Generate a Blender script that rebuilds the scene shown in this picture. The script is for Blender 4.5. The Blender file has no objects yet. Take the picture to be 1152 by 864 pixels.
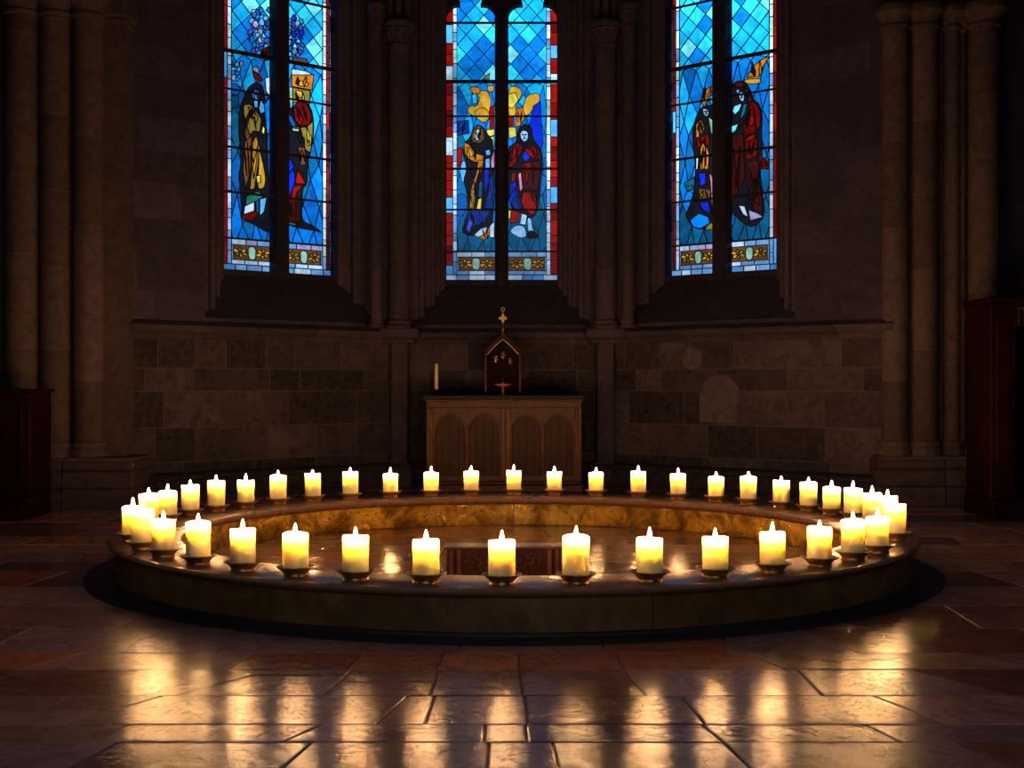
import bpy, math, random
from mathutils import Vector, Matrix
from mathutils.geometry import delaunay_2d_cdt

C = bpy.context.scene.collection
sc = bpy.context.scene
R = math.radians
PI = math.pi

# ------------------------------------------------------------------ camera, sky, exposure
EYE = 1.25
cam_d = bpy.data.cameras.new('camera')
cam_d.sensor_width = 36.0
cam_d.lens = 44.6
cam_d.clip_end = 200
cam = bpy.data.objects.new('camera', cam_d)
cam.location = (0, 0, EYE)
cam.rotation_euler = (R(90), 0, 0)
C.objects.link(cam)
sc.camera = cam
sc.view_settings.view_transform = 'Standard'
sc.view_settings.look = 'None'
sc.view_settings.exposure = 0.0
sc.view_settings.gamma = 1.0
sc.view_settings.use_curve_mapping = False
sc.cycles.max_bounces = 8
sc.cycles.transparent_max_bounces = 12
sc.cycles.sample_clamp_indirect = 4.0

FLAME_POWER = 1150.0
SKY_POWER = 1.25

def portal(name, loc, rot, sx, sy):     # guides the sampling of skylight through an opening; emits nothing
    l = bpy.data.lights.new(name, 'AREA'); l.shape = 'RECTANGLE'; l.size = sx; l.size_y = sy; l.cycles.is_portal = True
    o = bpy.data.objects.new(name, l); o.location = loc; o.rotation_euler = rot; C.objects.link(o)
portal('portal_centre', (-.13, 16.15, 4.7), (R(-90), 0, 0), 1.5, 4.6)
portal('portal_left', (-2.85, 15.05, 4.7), (R(-90), 0, R(40)), 1.6, 4.6)
portal('portal_right', (2.59, 15.08, 4.7), (R(-90), 0, R(-40)), 1.6, 4.6)
portal('portal_rear', (.1, -3.25, 5.2), (R(90), 0, 0), 5.6, 5.8)
w = bpy.data.worlds.new('dusk_sky')
sc.world = w
w.use_nodes = True
nt = w.node_tree
for n in list(nt.nodes): nt.nodes.remove(n)
def wn(t, **k):
    n = nt.nodes.new(t)
    for a, b in k.items(): setattr(n, a, b)
    return n
tc = wn('ShaderNodeTexCoord')
sep = wn('ShaderNodeSeparateXYZ'); nt.links.new(tc.outputs['Generated'], sep.inputs[0])
rmp = wn('ShaderNodeValToRGB'); nt.links.new(sep.outputs['Z'], rmp.inputs[0])
e = rmp.color_ramp.elements
e[0].position = 0.0; e[0].color = (0.30, 0.36, 0.52, 1)
e[1].position = 0.33; e[1].color = (1.1, 1.25, 1.35, 1)
x_ = e.new(0.12); x_.color = (0.50, 0.58, 0.74, 1)
x_ = e.new(0.22); x_.color = (0.80, 0.95, 1.1, 1)
noi = wn('ShaderNodeTexNoise'); noi.inputs['Scale'].default_value = 9; noi.inputs['Detail'].default_value = 4
nt.links.new(tc.outputs['Generated'], noi.inputs['Vector'])
mr = wn('ShaderNodeMapRange'); mr.inputs[1].default_value = .38; mr.inputs[2].default_value = .68
mr.inputs[3].default_value = .62; mr.inputs[4].default_value = 1.75
nt.links.new(noi.outputs['Fac'], mr.inputs[0])
bg = wn('ShaderNodeBackground')
mul = wn('ShaderNodeMath', operation='MULTIPLY'); mul.inputs[1].default_value = SKY_POWER
nt.links.new(mr.outputs[0], mul.inputs[0])
nt.links.new(mul.outputs[0], bg.inputs['Strength'])
nt.links.new(rmp.outputs[0], bg.inputs['Color'])
wo = wn('ShaderNodeOutputWorld'); nt.links.new(bg.outputs[0], wo.inputs[0])

# ------------------------------------------------------------------ materials
class NT:
    def __init__(s, name):
        s.m = bpy.data.materials.new(name); s.m.use_nodes = True
        s.t = s.m.node_tree
        for n in list(s.t.nodes): s.t.nodes.remove(n)
        s.out = s.t.nodes.new('ShaderNodeOutputMaterial')
    def n(s, t, ins=None, **k):
        nd = s.t.nodes.new(t)
        for a, b in k.items(): setattr(nd, a, b)
        for a, b in (ins or {}).items():
            if isinstance(b, bpy.types.NodeSocket): s.t.links.new(b, nd.inputs[a])
            else: nd.inputs[a].default_value = b
        return nd
    def ramp(s, fac, stops):
        nd = s.n('ShaderNodeValToRGB', {0: fac})
        el = nd.color_ramp.elements
        for i, (p, c) in enumerate(stops):
            if i < 2: x = el[i]; x.position = p
            else: x = el.new(p)
            x.color = (*c, 1) if len(c) == 3 else c
        return nd.outputs[0]
    def noise(s, scale, detail=4, rough=.55, vec=None, dist=0):
        i = {'Scale': scale, 'Detail': detail, 'Roughness': rough, 'Distortion': dist}
        if vec is not None: i['Vector'] = vec
        return s.n('ShaderNodeTexNoise', i).outputs['Fac']
    def pos(s): return s.n('ShaderNodeNewGeometry').outputs['Position']
    def mixc(s, f, a, b, blend='MIX'):
        nd = s.n('ShaderNodeMix', {0: f, 6: a, 7: b}, data_type='RGBA', blend_type=blend)
        return nd.outputs[2]
    def rng(s, v, a, b, c, d): return s.n('ShaderNodeMapRange', {0: v, 1: a, 2: b, 3: c, 4: d}).outputs[0]
    def math(s, op, a, b): return s.n('ShaderNodeMath', {0: a, 1: b}, operation=op).outputs[0]
    def bump(s, h, strength=.3, dist=.01): return s.n('ShaderNodeBump', {'Height': h, 'Strength': strength, 'Distance': dist}).outputs[0]
    def fin(s, base, rough=.6, metal=0., bump=None, spec=.5, **k):
        i = {'Base Color': base if isinstance(base, bpy.types.NodeSocket) else (*base, 1), 'Roughness': rough, 'Metallic': metal, 'Specular IOR Level': spec}
        if bump is not None: i['Normal'] = bump
        i.update(k)
        b = s.n('ShaderNodeBsdfPrincipled', i)
        s.t.links.new(b.outputs[0], s.out.inputs[0])
        return s.m

def stone_mat(name, stops, joint, rough=.85, spec=.25, bump=.5, wet=False):
    q = NT(name); P = q.pos()
    at = q.n('ShaderNodeAttribute', attribute_name='tone')
    tone = at.outputs['Fac']
    n1 = q.noise(1.3, 6, .6, P); n2 = q.noise(14, 6, .7, P); n3 = q.noise(4.5, 5, .65, P, 1.2)
    v = q.math('ADD', q.rng(tone, 0, 1, -.18, .82), q.rng(n1, .3, .7, -.2, .25))
    base = q.ramp(v, stops)
    base = q.mixc(q.rng(n3, .46, .62, 0, .55), base, q.n('ShaderNodeRGB').outputs[0] if False else (*[c * .32 for c in stops[1][1]], 1))
    base = q.mixc(q.rng(n2, .3, .75, 0, .35), base, (*[min(1, c * 1.25 + .02) for c in stops[-1][1]], 1))
    jm = q.math('LESS_THAN', tone, -.5)
    base = q.mixc(jm, base, (*joint, 1))
    h = q.math('ADD', q.math('MULTIPLY', n2, .6), q.math('MULTIPLY', n3, .8))
    h = q.math('ADD', h, q.math('MULTIPLY', jm, -.6))
    return q.fin(base, rough, 0, q.bump(h, bump, .012), spec)

M = {}
M['wall_lower'] = stone_mat('weathered ashlar', [(0, (.006, .005, .0075)), (.3, (.018, .014, .019)), (.6, (.043, .033, .042)), (1, (.085, .066, .082))], (.075, .062, .078), bump=.8)
M['wall_upper'] = stone_mat('sandstone ashlar', [(0, (0.023, 0.018, 0.037)), (.4, (0.037, 0.030, 0.058)), (1, (0.055, 0.045, 0.087))], (0.030, 0.025, 0.049), bump=.45)
M['pier'] = stone_mat('pier sandstone', [(0, (0.045, 0.031, 0.032)), (.4, (0.075, 0.053, 0.052)), (1, (0.109, 0.078, 0.082))], (0.137, 0.105, 0.113), bump=.35)
M['trim'] = stone_mat('dressed stone', [(0, (0.030, 0.022, 0.036)), (.4, (0.052, 0.039, 0.061)), (1, (0.077, 0.058, 0.090))], (0.037, 0.029, 0.049), bump=.5)
M['dark_reveal'] = stone_mat('dark reveal stone', [(0, (0.011, 0.010, 0.023)), (.4, (0.018, 0.015, 0.033)), (1, (0.026, 0.023, 0.046))], (0.026, 0.023, 0.046), bump=.4)  # darker stone tone for tracery, mullions and sills

M['relief'] = stone_mat('pale relief stone', [(0, (.035, .028, .035)), (.4, (.06, .048, .06)), (1, (.10, .08, .095))], (.1, .08, .09), bump=1.0)

def floor_mat():
    q = NT('polished flagstones'); P = q.pos()
    at = q.n('ShaderNodeAttribute', attribute_name='tint')
    tone = at.outputs['Color']
    n1 = q.noise(2.2, 7, .62, P, 1.5); n2 = q.noise(16, 7, .7, P); n3 = q.noise(60, 4, .7, P); n4 = q.noise(5, 8, .7, P, 2.5)
    c = q.mixc(q.rng(n1, .35, .65, 0, .65), tone, q.mixc(1.0, tone, (.45, .38, .38, 1), 'MULTIPLY'))
    c = q.mixc(q.rng(n2, .5, .8, 0, .4), c, (.38, .28, .23, 1))
    c = q.mixc(q.rng(n4, .49, .515, 0, .35), c, q.mixc(1.0, tone, (1.5, 1.35, 1.2, 1), 'MULTIPLY'))
    vein = q.math('SUBTRACT', 1.0, q.rng(q.math('ABSOLUTE', q.math('SUBTRACT', n4, .5), 0), 0, .006, 0, 1))
    c = q.mixc(q.math('MULTIPLY', vein, .4), c, (.05, .035, .03, 1))
    h = q.math('ADD', q.math('MULTIPLY', n2, .8), q.math('MULTIPLY', n3, .18))
    h = q.math('ADD', h, q.math('MULTIPLY', n1, .5))
    h = q.math('SUBTRACT', h, q.math('MULTIPLY', vein, .25))
    rough = q.rng(n2, .3, .75, .10, .18)
    return q.fin(c, rough, 0, q.bump(h, .23, .010), .26)
M['floor'] = floor_mat()
q = NT('mortar'); M['mortar'] = q.fin(q.ramp(q.noise(8, 4, .6, q.pos()), [(.3, (.12, .09, .07)), (.7, (.38, .30, .24))]), .8)

def brass(name, stops, scale=5, rough=(.22, .5), bump=.35, metal=1.0, stretch=(1, 1, 1)):
    q = NT(name)
    P = q.n('ShaderNodeMapping', {'Vector': q.pos(), 'Scale': stretch}).outputs[0]
    n1 = q.noise(scale, 7, .7, P, .6); n2 = q.noise(scale * 5, 5, .65, P)
    n3 = q.noise(scale * .35, 4, .6, P)
    c = q.ramp(q.math('ADD', q.math('MULTIPLY', n1, .75), q.math('MULTIPLY', n3, .25)), stops)
    h = q.math('ADD', n1, q.math('MULTIPLY', n2, .35))
    return q.fin(c, q.rng(n1, .35, .65, rough[1], rough[0]), metal, q.bump(h, bump, .02))
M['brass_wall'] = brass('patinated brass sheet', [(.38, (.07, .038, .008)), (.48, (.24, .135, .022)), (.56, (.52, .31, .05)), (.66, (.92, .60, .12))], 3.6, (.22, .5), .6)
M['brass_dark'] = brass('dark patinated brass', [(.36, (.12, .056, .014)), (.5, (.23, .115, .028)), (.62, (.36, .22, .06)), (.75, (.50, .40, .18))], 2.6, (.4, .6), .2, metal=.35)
M['bronze_top'] = brass('polished bronze coping', [(.3, (.30, .16, .09)), (.5, (.40, .22, .13)), (.7, (.50, .31, .19))], 2.2, (.22, .36), .03, metal=.15)
M['plinth'] = brass('dark plinth metal', [(.3, (.02, .018, .016)), (.7, (.05, .04, .035))], 3, (.5, .7), .1, metal=.3)
M['dish'] = brass('aged brass dish', [(.3, (.20, .11, .035)), (.5, (.42, .25, .08)), (.7, (.60, .40, .15))], 24, (.25, .4), .12, metal=.8)
M['gilt'] = brass('gilt metal', [(.3, (.35, .22, .07)), (.6, (.75, .52, .20))], 20, (.25, .4), .2)
M['silver'] = brass('silver metal', [(.3, (.4, .38, .36)), (.6, (.75, .72, .68))], 20, (.2, .35), .1)

def wood(name, a, b, c_, rough=.42, scale=1.0, spec=.25):
    q = NT(name)
    P = q.n('ShaderNodeMapping', {'Vector': q.pos(), 'Scale': (9 * scale, 9 * scale, 1.1 * scale)}).outputs[0]
    n1 = q.noise(2.2, 7, .65, P, 1.2); n2 = q.noise(2.0, 5, .6, q.pos())
    c = q.ramp(n1, [(.3, a), (.52, b), (.75, c_)])
    c = q.mixc(q.rng(n2, .5, .7, 0, .4), c, (*[x * 1.7 for x in c_], 1))
    return q.fin(c, rough, 0, q.bump(n1, .3, .006), spec)
M['oak'] = wood('old oak', (.018, .005, .003), (.052, .014, .007), (.095, .03, .016))
M['oak_panel'] = wood('old oak panel', (.015, .004, .003), (.036, .010, .006), (.060, .018, .011), .5, 1.0, .2)
M['oak_carved'] = wood('carved oak', (.04, .013, .008), (.11, .036, .020), (.19, .07, .04), .4)
M['mahogany'] = wood('dark red mahogany', (.006, .0010, .0010), (.012, .0016, .0014), (.020, .003, .0025), .6, 1.0, .08)
q = NT('black cloth'); M['black_cloth'] = q.fin(q.ramp(q.noise(30, 3, .5, q.pos()), [(.3, (.010, .009, .010)), (.7, (.022, .02, .022))]), .8)
q = NT('lead'); M['lead'] = q.fin(q.ramp(q.noise(20, 3, .5, q.pos()), [(.3, (.012, .012, .013)), (.7, (.03, .03, .032))]), .6)
q = NT('iron'); M['iron'] = q.fin(q.ramp(q.noise(14, 3, .5, q.pos()), [(.3, (.012, .011, .011)), (.7, (.03, .026, .024))]), .6, .4)
q = NT('candle wax')
n_ = q.noise(9, 3, .5, q.pos())
M['wax'] = q.fin(q.ramp(n_, [(.3, (.98, .85, .50)), (.7, (.99, .89, .57))]), .42, 0, q.bump(n_, .08, .01), .4,
                 **{'Subsurface Weight': 1.0, 'Subsurface Radius': (.9, .86, .76), 'Subsurface Scale': .075})
q = NT('taper wax'); M['taper'] = q.fin(q.ramp(q.noise(30, 3, .5, q.pos()), [(.3, (.68, .56, .34)), (.7, (.80, .68, .44))]), .45)
q = NT('charred wick'); M['wick'] = q.fin(q.ramp(q.noise(200, 3, .5, q.pos()), [(.3, (.01, .008, .006)), (.7, (.04, .03, .02))]), .9)
q = NT('candle flame')
em = q.n('ShaderNodeEmission', {'Color': (1.0, .49, .18, 1), 'Strength': FLAME_POWER})
q.t.links.new(em.outputs[0], q.out.inputs[0]); M['flame'] = q.m
q = NT('pink glass'); M['pink_glass'] = q.fin(q.ramp(q.noise(20, 2, .5, q.pos()), [(.3, (.75, .20, .22)), (.7, (.9, .34, .34))]), .15, 0, None, .6, **{'Transmission Weight': .3})

q = NT('stained glass')
at = q.n('ShaderNodeAttribute', attribute_name='tint').outputs['Color']
P = q.pos()
st = q.noise(7, 5, .6, P, 1.0); st2 = q.noise(40, 4, .6, P)
k = q.math('MULTIPLY', q.rng(st, .3, .7, .6, 1.25), q.rng(st2, .25, .7, .93, 1.04))
kc = q.n('ShaderNodeCombineColor', {0: k, 1: k, 2: k}).outputs[0]
tcx = q.mixc(1.0, at, kc, 'MULTIPLY')
tr = q.n('ShaderNodeBsdfTransparent', {'Color': tcx})
gl = q.n('ShaderNodeBsdfGlossy', {'Color': (.5, .5, .5, 1), 'Roughness': .15})
mx = q.n('ShaderNodeMixShader', {0: .03, 1: tr.outputs[0], 2: gl.outputs[0]})
q.t.links.new(mx.outputs[0], q.out.inputs[0]); M['glass'] = q.m
q = NT('clear glass')
tr = q.n('ShaderNodeBsdfTransparent', {'Color': (.92, .9, .88, 1)})
gl = q.n('ShaderNodeBsdfGlossy', {'Color': (.6, .6, .6, 1), 'Roughness': .08})
fr = q.n('ShaderNodeFresnel', {'IOR': 1.35})
mx = q.n('ShaderNodeMixShader', {0: fr.outputs[0], 1: tr.outputs[0], 2: gl.outputs[0]})
q.t.links.new(mx.outputs[0], q.out.inputs[0]); M['clear_glass'] = q.m

# ------------------------------------------------------------------ mesh helpers
class MB:
    def __init__(s): s.v = []; s.f = []; s.c = []; s.xf = None
    def add(s, vs, fs, col=(.5, .5, .5)):
        b = len(s.v)
        s.v += [tuple(s.xf(*p)) if s.xf else tuple(p) for p in vs]
        for i, f in enumerate(fs):
            s.f.append([b + x for x in f]); s.c.append(col[i] if isinstance(col, list) else col)
    def box(s, x0, x1, y0, y1, z0, z1, col=(.5, .5, .5), bev=0.0):
        if x0 > x1: x0, x1 = x1, x0
        if y0 > y1: y0, y1 = y1, y0
        if bev <= 0:
            s.add([(x0,y0,z0),(x1,y0,z0),(x1,y1,z0),(x0,y1,z0),(x0,y0,z1),(x1,y0,z1),(x1,y1,z1),(x0,y1,z1)],
                  [(0,3,2,1),(4,5,6,7),(0,1,5,4),(1,2,6,5),(2,3,7,6),(3,0,4,7)], col); return
        b = bev
        def ring(i, z): return [(x0+i,y0,z),(x1-i,y0,z),(x1,y0+i,z),(x1,y1-i,z),(x1-i,y1,z),(x0+i,y1,z),(x0,y1-i,z),(x0,y0+i,z)]
        def inn(z): return [(x0+b,y0+b,z),(x1-b,y0+b,z),(x1-b,y0+b,z),(x1-b,y1-b,z),(x1-b,y1-b,z),(x0+b,y1-b,z),(x0+b,y1-b,z),(x0+b,y0+b,z)]
        rs = [inn(z0), ring(b, z0 + b), ring(b, z1 - b), inn(z1)]
        vs = [p for r_ in rs for p in r_]; fs = []
        for k in range(3):
            for i in range(8):
                j = (i + 1) % 8; fs.append((k*8+i, k*8+j, k*8+8+j, k*8+8+i))
        fs.append(tuple(range(7, -1, -1))); fs.append(tuple(range(24, 32)))
        s.add(vs, fs, col)
    def lathe(s, prof, cx=0, cy=0, cz=0, n=24, col=(.5, .5, .5), a0=0, a1=2*PI, cap=True):
        full = abs(a1 - a0 - 2*PI) < 1e-6
        m = n if full else n + 1
        vs = []
        for (r, z) in prof:
            for i in range(m):
                a = a0 + (a1 - a0) * i / n
                vs.append((cx + r*math.cos(a), cy + r*math.sin(a), cz + z))
        fs = []
        for k in range(len(prof) - 1):
            for i in range(n):
                j = (i + 1) % m
                fs.append((k*m+i, k*m+j, (k+1)*m+j, (k+1)*m+i))
        if cap and full:
            if prof[0][0] > 1e-5: fs.append(tuple(range(m - 1, -1, -1)))
            if prof[-1][0] > 1e-5: fs.append(tuple(range((len(prof)-1)*m, len(prof)*m)))
        s.add(vs, fs, col)
    def tube(s, pts, r, n=8, col=(.5, .5, .5), closed=False, taper=None):
        pts = [Vector(p) for p in pts]; N = len(pts); vs = []; fs = []
        up = None
        for i, p in enumerate(pts):
            a = pts[(i - 1) % N] if (closed or i > 0) else p
            b = pts[(i + 1) % N] if (closed or i < N - 1) else p
            t = (b - a).normalized()
            if up is None:
                up = Vector((0, 0, 1)) if abs(t.z) < .9 else Vector((1, 0, 0))
            u = (up - t * up.dot(t)).normalized(); up = u; w_ = t.cross(u)
            rr = r if taper is None else r * taper[i]
            for k in range(n):
                an = 2*PI*k/n; vs.append(tuple(p + (u*math.cos(an) + w_*math.sin(an))*rr))
        L = N if closed else N - 1
        for i in range(L):
            j = (i + 1) % N
            for k in range(n):
                l = (k + 1) % n; fs.append((i*n+k, i*n+l, j*n+l, j*n+k))
        if not closed:
            fs.append(tuple(range(n - 1, -1, -1))); fs.append(tuple(range((N-1)*n, N*n)))
        s.add(vs, fs, col)
    def strip(s, prof, path, col=(.5, .5, .5), closed_prof=False):
        """prof: list of functions/points; path: list of rows, each row the same count of 3D points"""
        m = len(path[0]); vs = [p for row in path for p in row]; fs = []
        for i in range(len(path) - 1):
            for k in range(m if closed_prof else m - 1):
                l = (k + 1) % m; fs.append((i*m+k, i*m+l, (i+1)*m+l, (i+1)*m+k))
        s.add(vs, fs, col)
    def build(s, name, mat, parent=None, smooth=False, attr='tone', merge=False):
        me = bpy.data.meshes.new(name)
        me.from_pydata(s.v, [], s.f)
        if attr == 'tone':
            at = me.attributes.new('tone', 'FLOAT', 'FACE')
            at.data.foreach_set('value', [c[0] if isinstance(c, tuple) else c for c in s.c])
        elif attr == 'tint':
            at = me.attributes.new('tint', 'FLOAT_COLOR', 'FACE')
            at.data.foreach_set('color', [x for c in s.c for x in (*c, 1.0)])
        me.materials.append(M[mat] if isinstance(mat, str) else mat)
        if merge:
            import bmesh
            bm = bmesh.new(); bm.from_mesh(me); bmesh.ops.remove_doubles(bm, verts=bm.verts, dist=1e-5)
            bmesh.ops.recalc_face_normals(bm, faces=bm.faces); bm.to_mesh(me); bm.free()
        if smooth:
            me.shade_smooth()
            try: me.set_sharp_from_angle(angle=R(smooth if smooth is not True else 40))
            except Exception: pass
        me.update()
        o = bpy.data.objects.new(name, me); C.objects.link(o)
        if parent is not None: o.parent = parent
        return o

def tag(o, label=None, cat=None, group=None, kind=None):
    if label: o['label'] = label
    if cat: o['category'] = cat
    if group: o['group'] = group
    if kind: o['kind'] = kind
    return o
def thing(name, label, cat, loc=(0, 0, 0), rz=0, group=None, kind=None):
    o = bpy.data.objects.new(name, None); C.objects.link(o)
    o.location = loc; o.rotation_euler = (0, 0, rz); o.empty_display_size = .1
    return tag(o, label, cat, group, kind)

def ccw(p):
    a = sum(p[i][0]*p[(i+1) % len(p)][1] - p[(i+1) % len(p)][0]*p[i][1] for i in range(len(p)))
    return p if a > 0 else p[::-1]
def partition(polys):
    """planar partition: every triangle with the set of polygons that cover it"""
    vs = []; fs = []
    for p in polys:
        p = ccw(p); b = len(vs); vs += [Vector(x) for x in p]; fs.append(list(range(b, b + len(p))))
    v, e, f, ov, oe, of = delaunay_2d_cdt(vs, [], fs, 0, 1e-5, True)
    return v, f, [set(x) for x in of]

# ------------------------------------------------------------------ frames of the three apse walls
ROOM_X = (-6.2, 6.4); BACK_Y = -3.0; CEIL = 8.3
cen_l = Vector((-1.30, 15.55)); cen_r = Vector((1.07, 15.55))
A40 = R(40)
class Frame:                               # u along the wall, n into the wall (outwards), v up
    def __init__(s, origin, ang): s.o = origin; s.t = Vector((math.cos(ang), math.sin(ang))); s.n = Vector((-math.sin(ang), math.cos(ang)))
    def __call__(s, u, n, v):
        p = s.o + s.t*u + s.n*n; return (p.x, p.y, v)
REC = .45
FR = {}
FR['centre'] = Frame(Vector((-.13, 15.55)), 0)
FR['left'] = Frame(Vector((-2.46, 14.575)), A40)
FR['right'] = Frame(Vector((2.20, 14.605)), -A40)
U_END = {'centre': (-1.17, 1.20), 'left': (1.517 - 3.92, 1.517), 'right': (-1.47, 3.78 - 1.47)}
HALF = {'centre': .70, 'left': .75, 'right': .75}
V_SILL, V_SPR = 2.56, 5.80

def arch_path(hw, v0, hwref, n=14):
    """left jamb up, over the pointed arch, down the right jamb"""
    c = hwref; rad = hw + c
    pts = [(-hw, v0), (-hw, V_SPR)]
    a1 = math.acos(c / rad)
    for i in range(1, n + 1):
        a = a1 * i / n; pts.append((c - rad*math.cos(a), V_SPR + rad*math.sin(a)))
    return pts + [(-x, y) for (x, y) in pts[-2::-1]]

def blocks(u0, u1, rows, lo, hi, rnd, gap=.006):
    """rows: v boundaries. returns rects + tones"""
    out = []
    for a, b in zip(rows, rows[1:]):
        u = u0 - rnd.uniform(0, .4)
        while u < u1:
            L = rnd.uniform(lo, hi); x0 = max(u, u0); x1 = min(u + L, u1)
            if x1 - x0 > .03: out.append(((x0 + gap, a + gap, x1 - gap, b - gap), rnd.random()))
            u += L
    return out

def wall_face(mb, fr, rect, hole, blks, depth=0.0):
    u0, v0, u1, v1 = rect
    polys = [[(u0, v0), (u1, v0), (u1, v1), (u0, v1)]]
    nh = 0
    if hole: polys.append(hole); nh = 1
    for (r_, t) in blks: polys.append([(r_[0], r_[1]), (r_[2], r_[1]), (r_[2], r_[3]), (r_[0], r_[3])])
    v, f, own = partition(polys)
    fs = []; cs = []
    for tri, o in zip(f, own):
        if 0 not in o or (nh and 1 in o): continue
        k = max(o); fs.append(tri); cs.append((blks[k-1-nh][1] if k > nh else -1.0,) * 3)
    mb.xf = None
    mb.add([fr(p.x, depth, p.y) for p in v], fs, cs)

ROWS_UP = [1.9, 2.25, 2.65, 3.0, 3.4, 3.72, 4.1, 4.5, 4.85, 5.3, 5.65, 6.1, 6.5, 6.9, 7.35, 7.8, 8.3]
SIDE_NAME = {'centre': 'wall_back', 'left': 'wall_left_apse', 'right': 'wall_right_apse'}
LAB = {'centre': 'central', 'left': 'left angled', 'right': 'right angled'}
EXTRA = {}
for key, seed in (('centre', 3), ('left', 11), ('right', 7)):
    fr = FR[key]; u0, u1 = U_END[key]; rnd = random.Random(seed); hw = HALF[key]
    root = thing(SIDE_NAME[key], LAB[key] + ' wall of the stone apse below and around its window', None, kind='structure')
    FH = hw + (.40 if key == 'centre' else .42)              # half-width of the opening at the wall face
    up = MB(); hole = arch_path(FH, 1.98, hw)
    wall_face(up, fr, (u0, 1.85, u1, CEIL), hole, blocks(u0, u1, ROWS_UP, .55, 1.1, rnd))
    up.build('upper_masonry', 'wall_upper', root)
    lo = MB()
    rows = [.29, .41, .78, 1.17, 1.42, 1.80]
    bl = blocks(u0, u1, rows, .35, .95, rnd, .005)
    wall_face(lo, fr, (u0, -.06, u1, 1.86), None, bl)
    lo.build('lower_masonry', 'wall_lower', root)
    # string course: moulded profile (n, v), swept along the wall
    prof = [(0, 1.735), (-.02, 1.74), (-.035, 1.765), (-.03, 1.785), (-.055, 1.80), (-.085, 1.815), (-.105, 1.84), (-.105, 1.875), (-.09, 1.885), (0, 1.935)]
    mb = MB(); nseg = max(3, int((u1-u0)/.6)); 
    for i in range(nseg):
        a = u0 + (u1-u0)*i/nseg; b = u0 + (u1-u0)*(i+1)/nseg - .004
        mb.strip(None, [[fr(a, n, v) for n, v in prof], [fr(b, n, v) for n, v in prof]], (rnd.random(),)*3)
    mb.build('string_course', 'trim', root)
    # bench plinth along the foot of the wall
    prof = [(0, .30), (-.17, .29), (-.20, .265), (-.20, .235), (-.16, .22), (-.16, .06), (-.19, .05), (-.19, 0)]
    mb = MB()
    for i in range(nseg):
        a = u0 + (u1-u0)*i/nseg; b = u0 + (u1-u0)*(i+1)/nseg - .003
        mb.strip(None, [[fr(a, n, v) for n, v in prof], [fr(b, n, v) for n, v in prof]], (rnd.random()*.5,)*3)
    mb.build('plinth_course', 'wall_lower', root)
    if key == 'right':
        def cpt(px, py):    # photograph measurements of the carved stones, on this wall's face
            dx, = ((px - 576)/1428,)
            o, t = fr.o, fr.t; u = (dx*o.y - o.x)/(t.x - dx*t.y); y = o.y + t.y*u
            return u, EYE + (432 - py)*y/1428
        a = cpt(809, 476); b = cpt(809, 421); wv = .26; mb = MB()
        uc = a[0]; v0_, v1_ = a[1], b[1]
        def slab(prof_pts, d, tone):
            n = len(prof_pts)
            mb.add([fr(x, 0, y) for x, y in prof_pts] + [fr(uc + (x-uc)*.94, -d, v0_ + (y-v0_)*.96 + .005) for x, y in prof_pts],
                   [tuple(range(n, 2*n))] + [(i, (i+1) % n, n+(i+1) % n, n+i) for i in range(n)], (tone,)*3)
        arc = [(uc + wv*math.cos(t), v1_ - .24 + .24*math.sin(t)) for t in [PI*i/14 for i in range(15)]]
        slab([(uc - wv, v0_), (uc + wv, v0_)] + arc, .02, .95)
        c2 = cpt(779, 403)
        mb.add([fr(c2[0], -.022, c2[1])] + [fr(c2[0] + .13*math.cos(2*PI*i/18), -.016, c2[1] + .13*math.sin(2*PI*i/18)) for i in range(18)]
               + [fr(c2[0] + .14*math.cos(2*PI*i/18), 0, c2[1] + .14*math.sin(2*PI*i/18)) for i in range(18)],
               [(0, 1+i, 1+(i+1) % 18) for i in range(18)] + [(1+i, 19+i, 19+(i+1) % 18, 1+(i+1) % 18) for i in range(18)], (1.0,)*3)
        for k in range(9):      # worn foliate relief on the arched stone
            an = k*2.4; rr = .05 + .016*k
            x = uc + rr*math.cos(an); y = v0_ + .22 + rr*math.sin(an)
            mb.add([fr(x + .05*math.cos(t), -.02, y + .035*math.sin(t)) for t in [2*PI*i/8 for i in range(8)]] + [fr(x, -.036, y)],
                   [(i, (i+1) % 8, 8) for i in range(8)], (.8,)*3)
        mb.build('carved_relief_stone', 'relief', root, smooth=50)
    EXTRA[key] = (FH, hw)

# ------------------------------------------------------------------ windows
def sm(pts, it=1):
    for _ in range(it):
        q_ = []
        n = len(pts)
        for i in range(n):
            a, b = pts[i], pts[(i+1) % n]
            q_.append((a[0]*.78 + b[0]*.22, a[1]*.78 + b[1]*.22)); q_.append((a[0]*.22 + b[0]*.78, a[1]*.22 + b[1]*.78))
        pts = q_
    return pts
def px_to_glass(key, px, py):
    fr = FR[key]; g = fr.o + fr.n*REC; dx = (px - 576)/1428
    u = (dx*g.y - g.x)/(fr.t.x - dx*fr.t.y); y = g.y + fr.t.y*u
    return u, EYE + (432 - py)*y/1428

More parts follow.
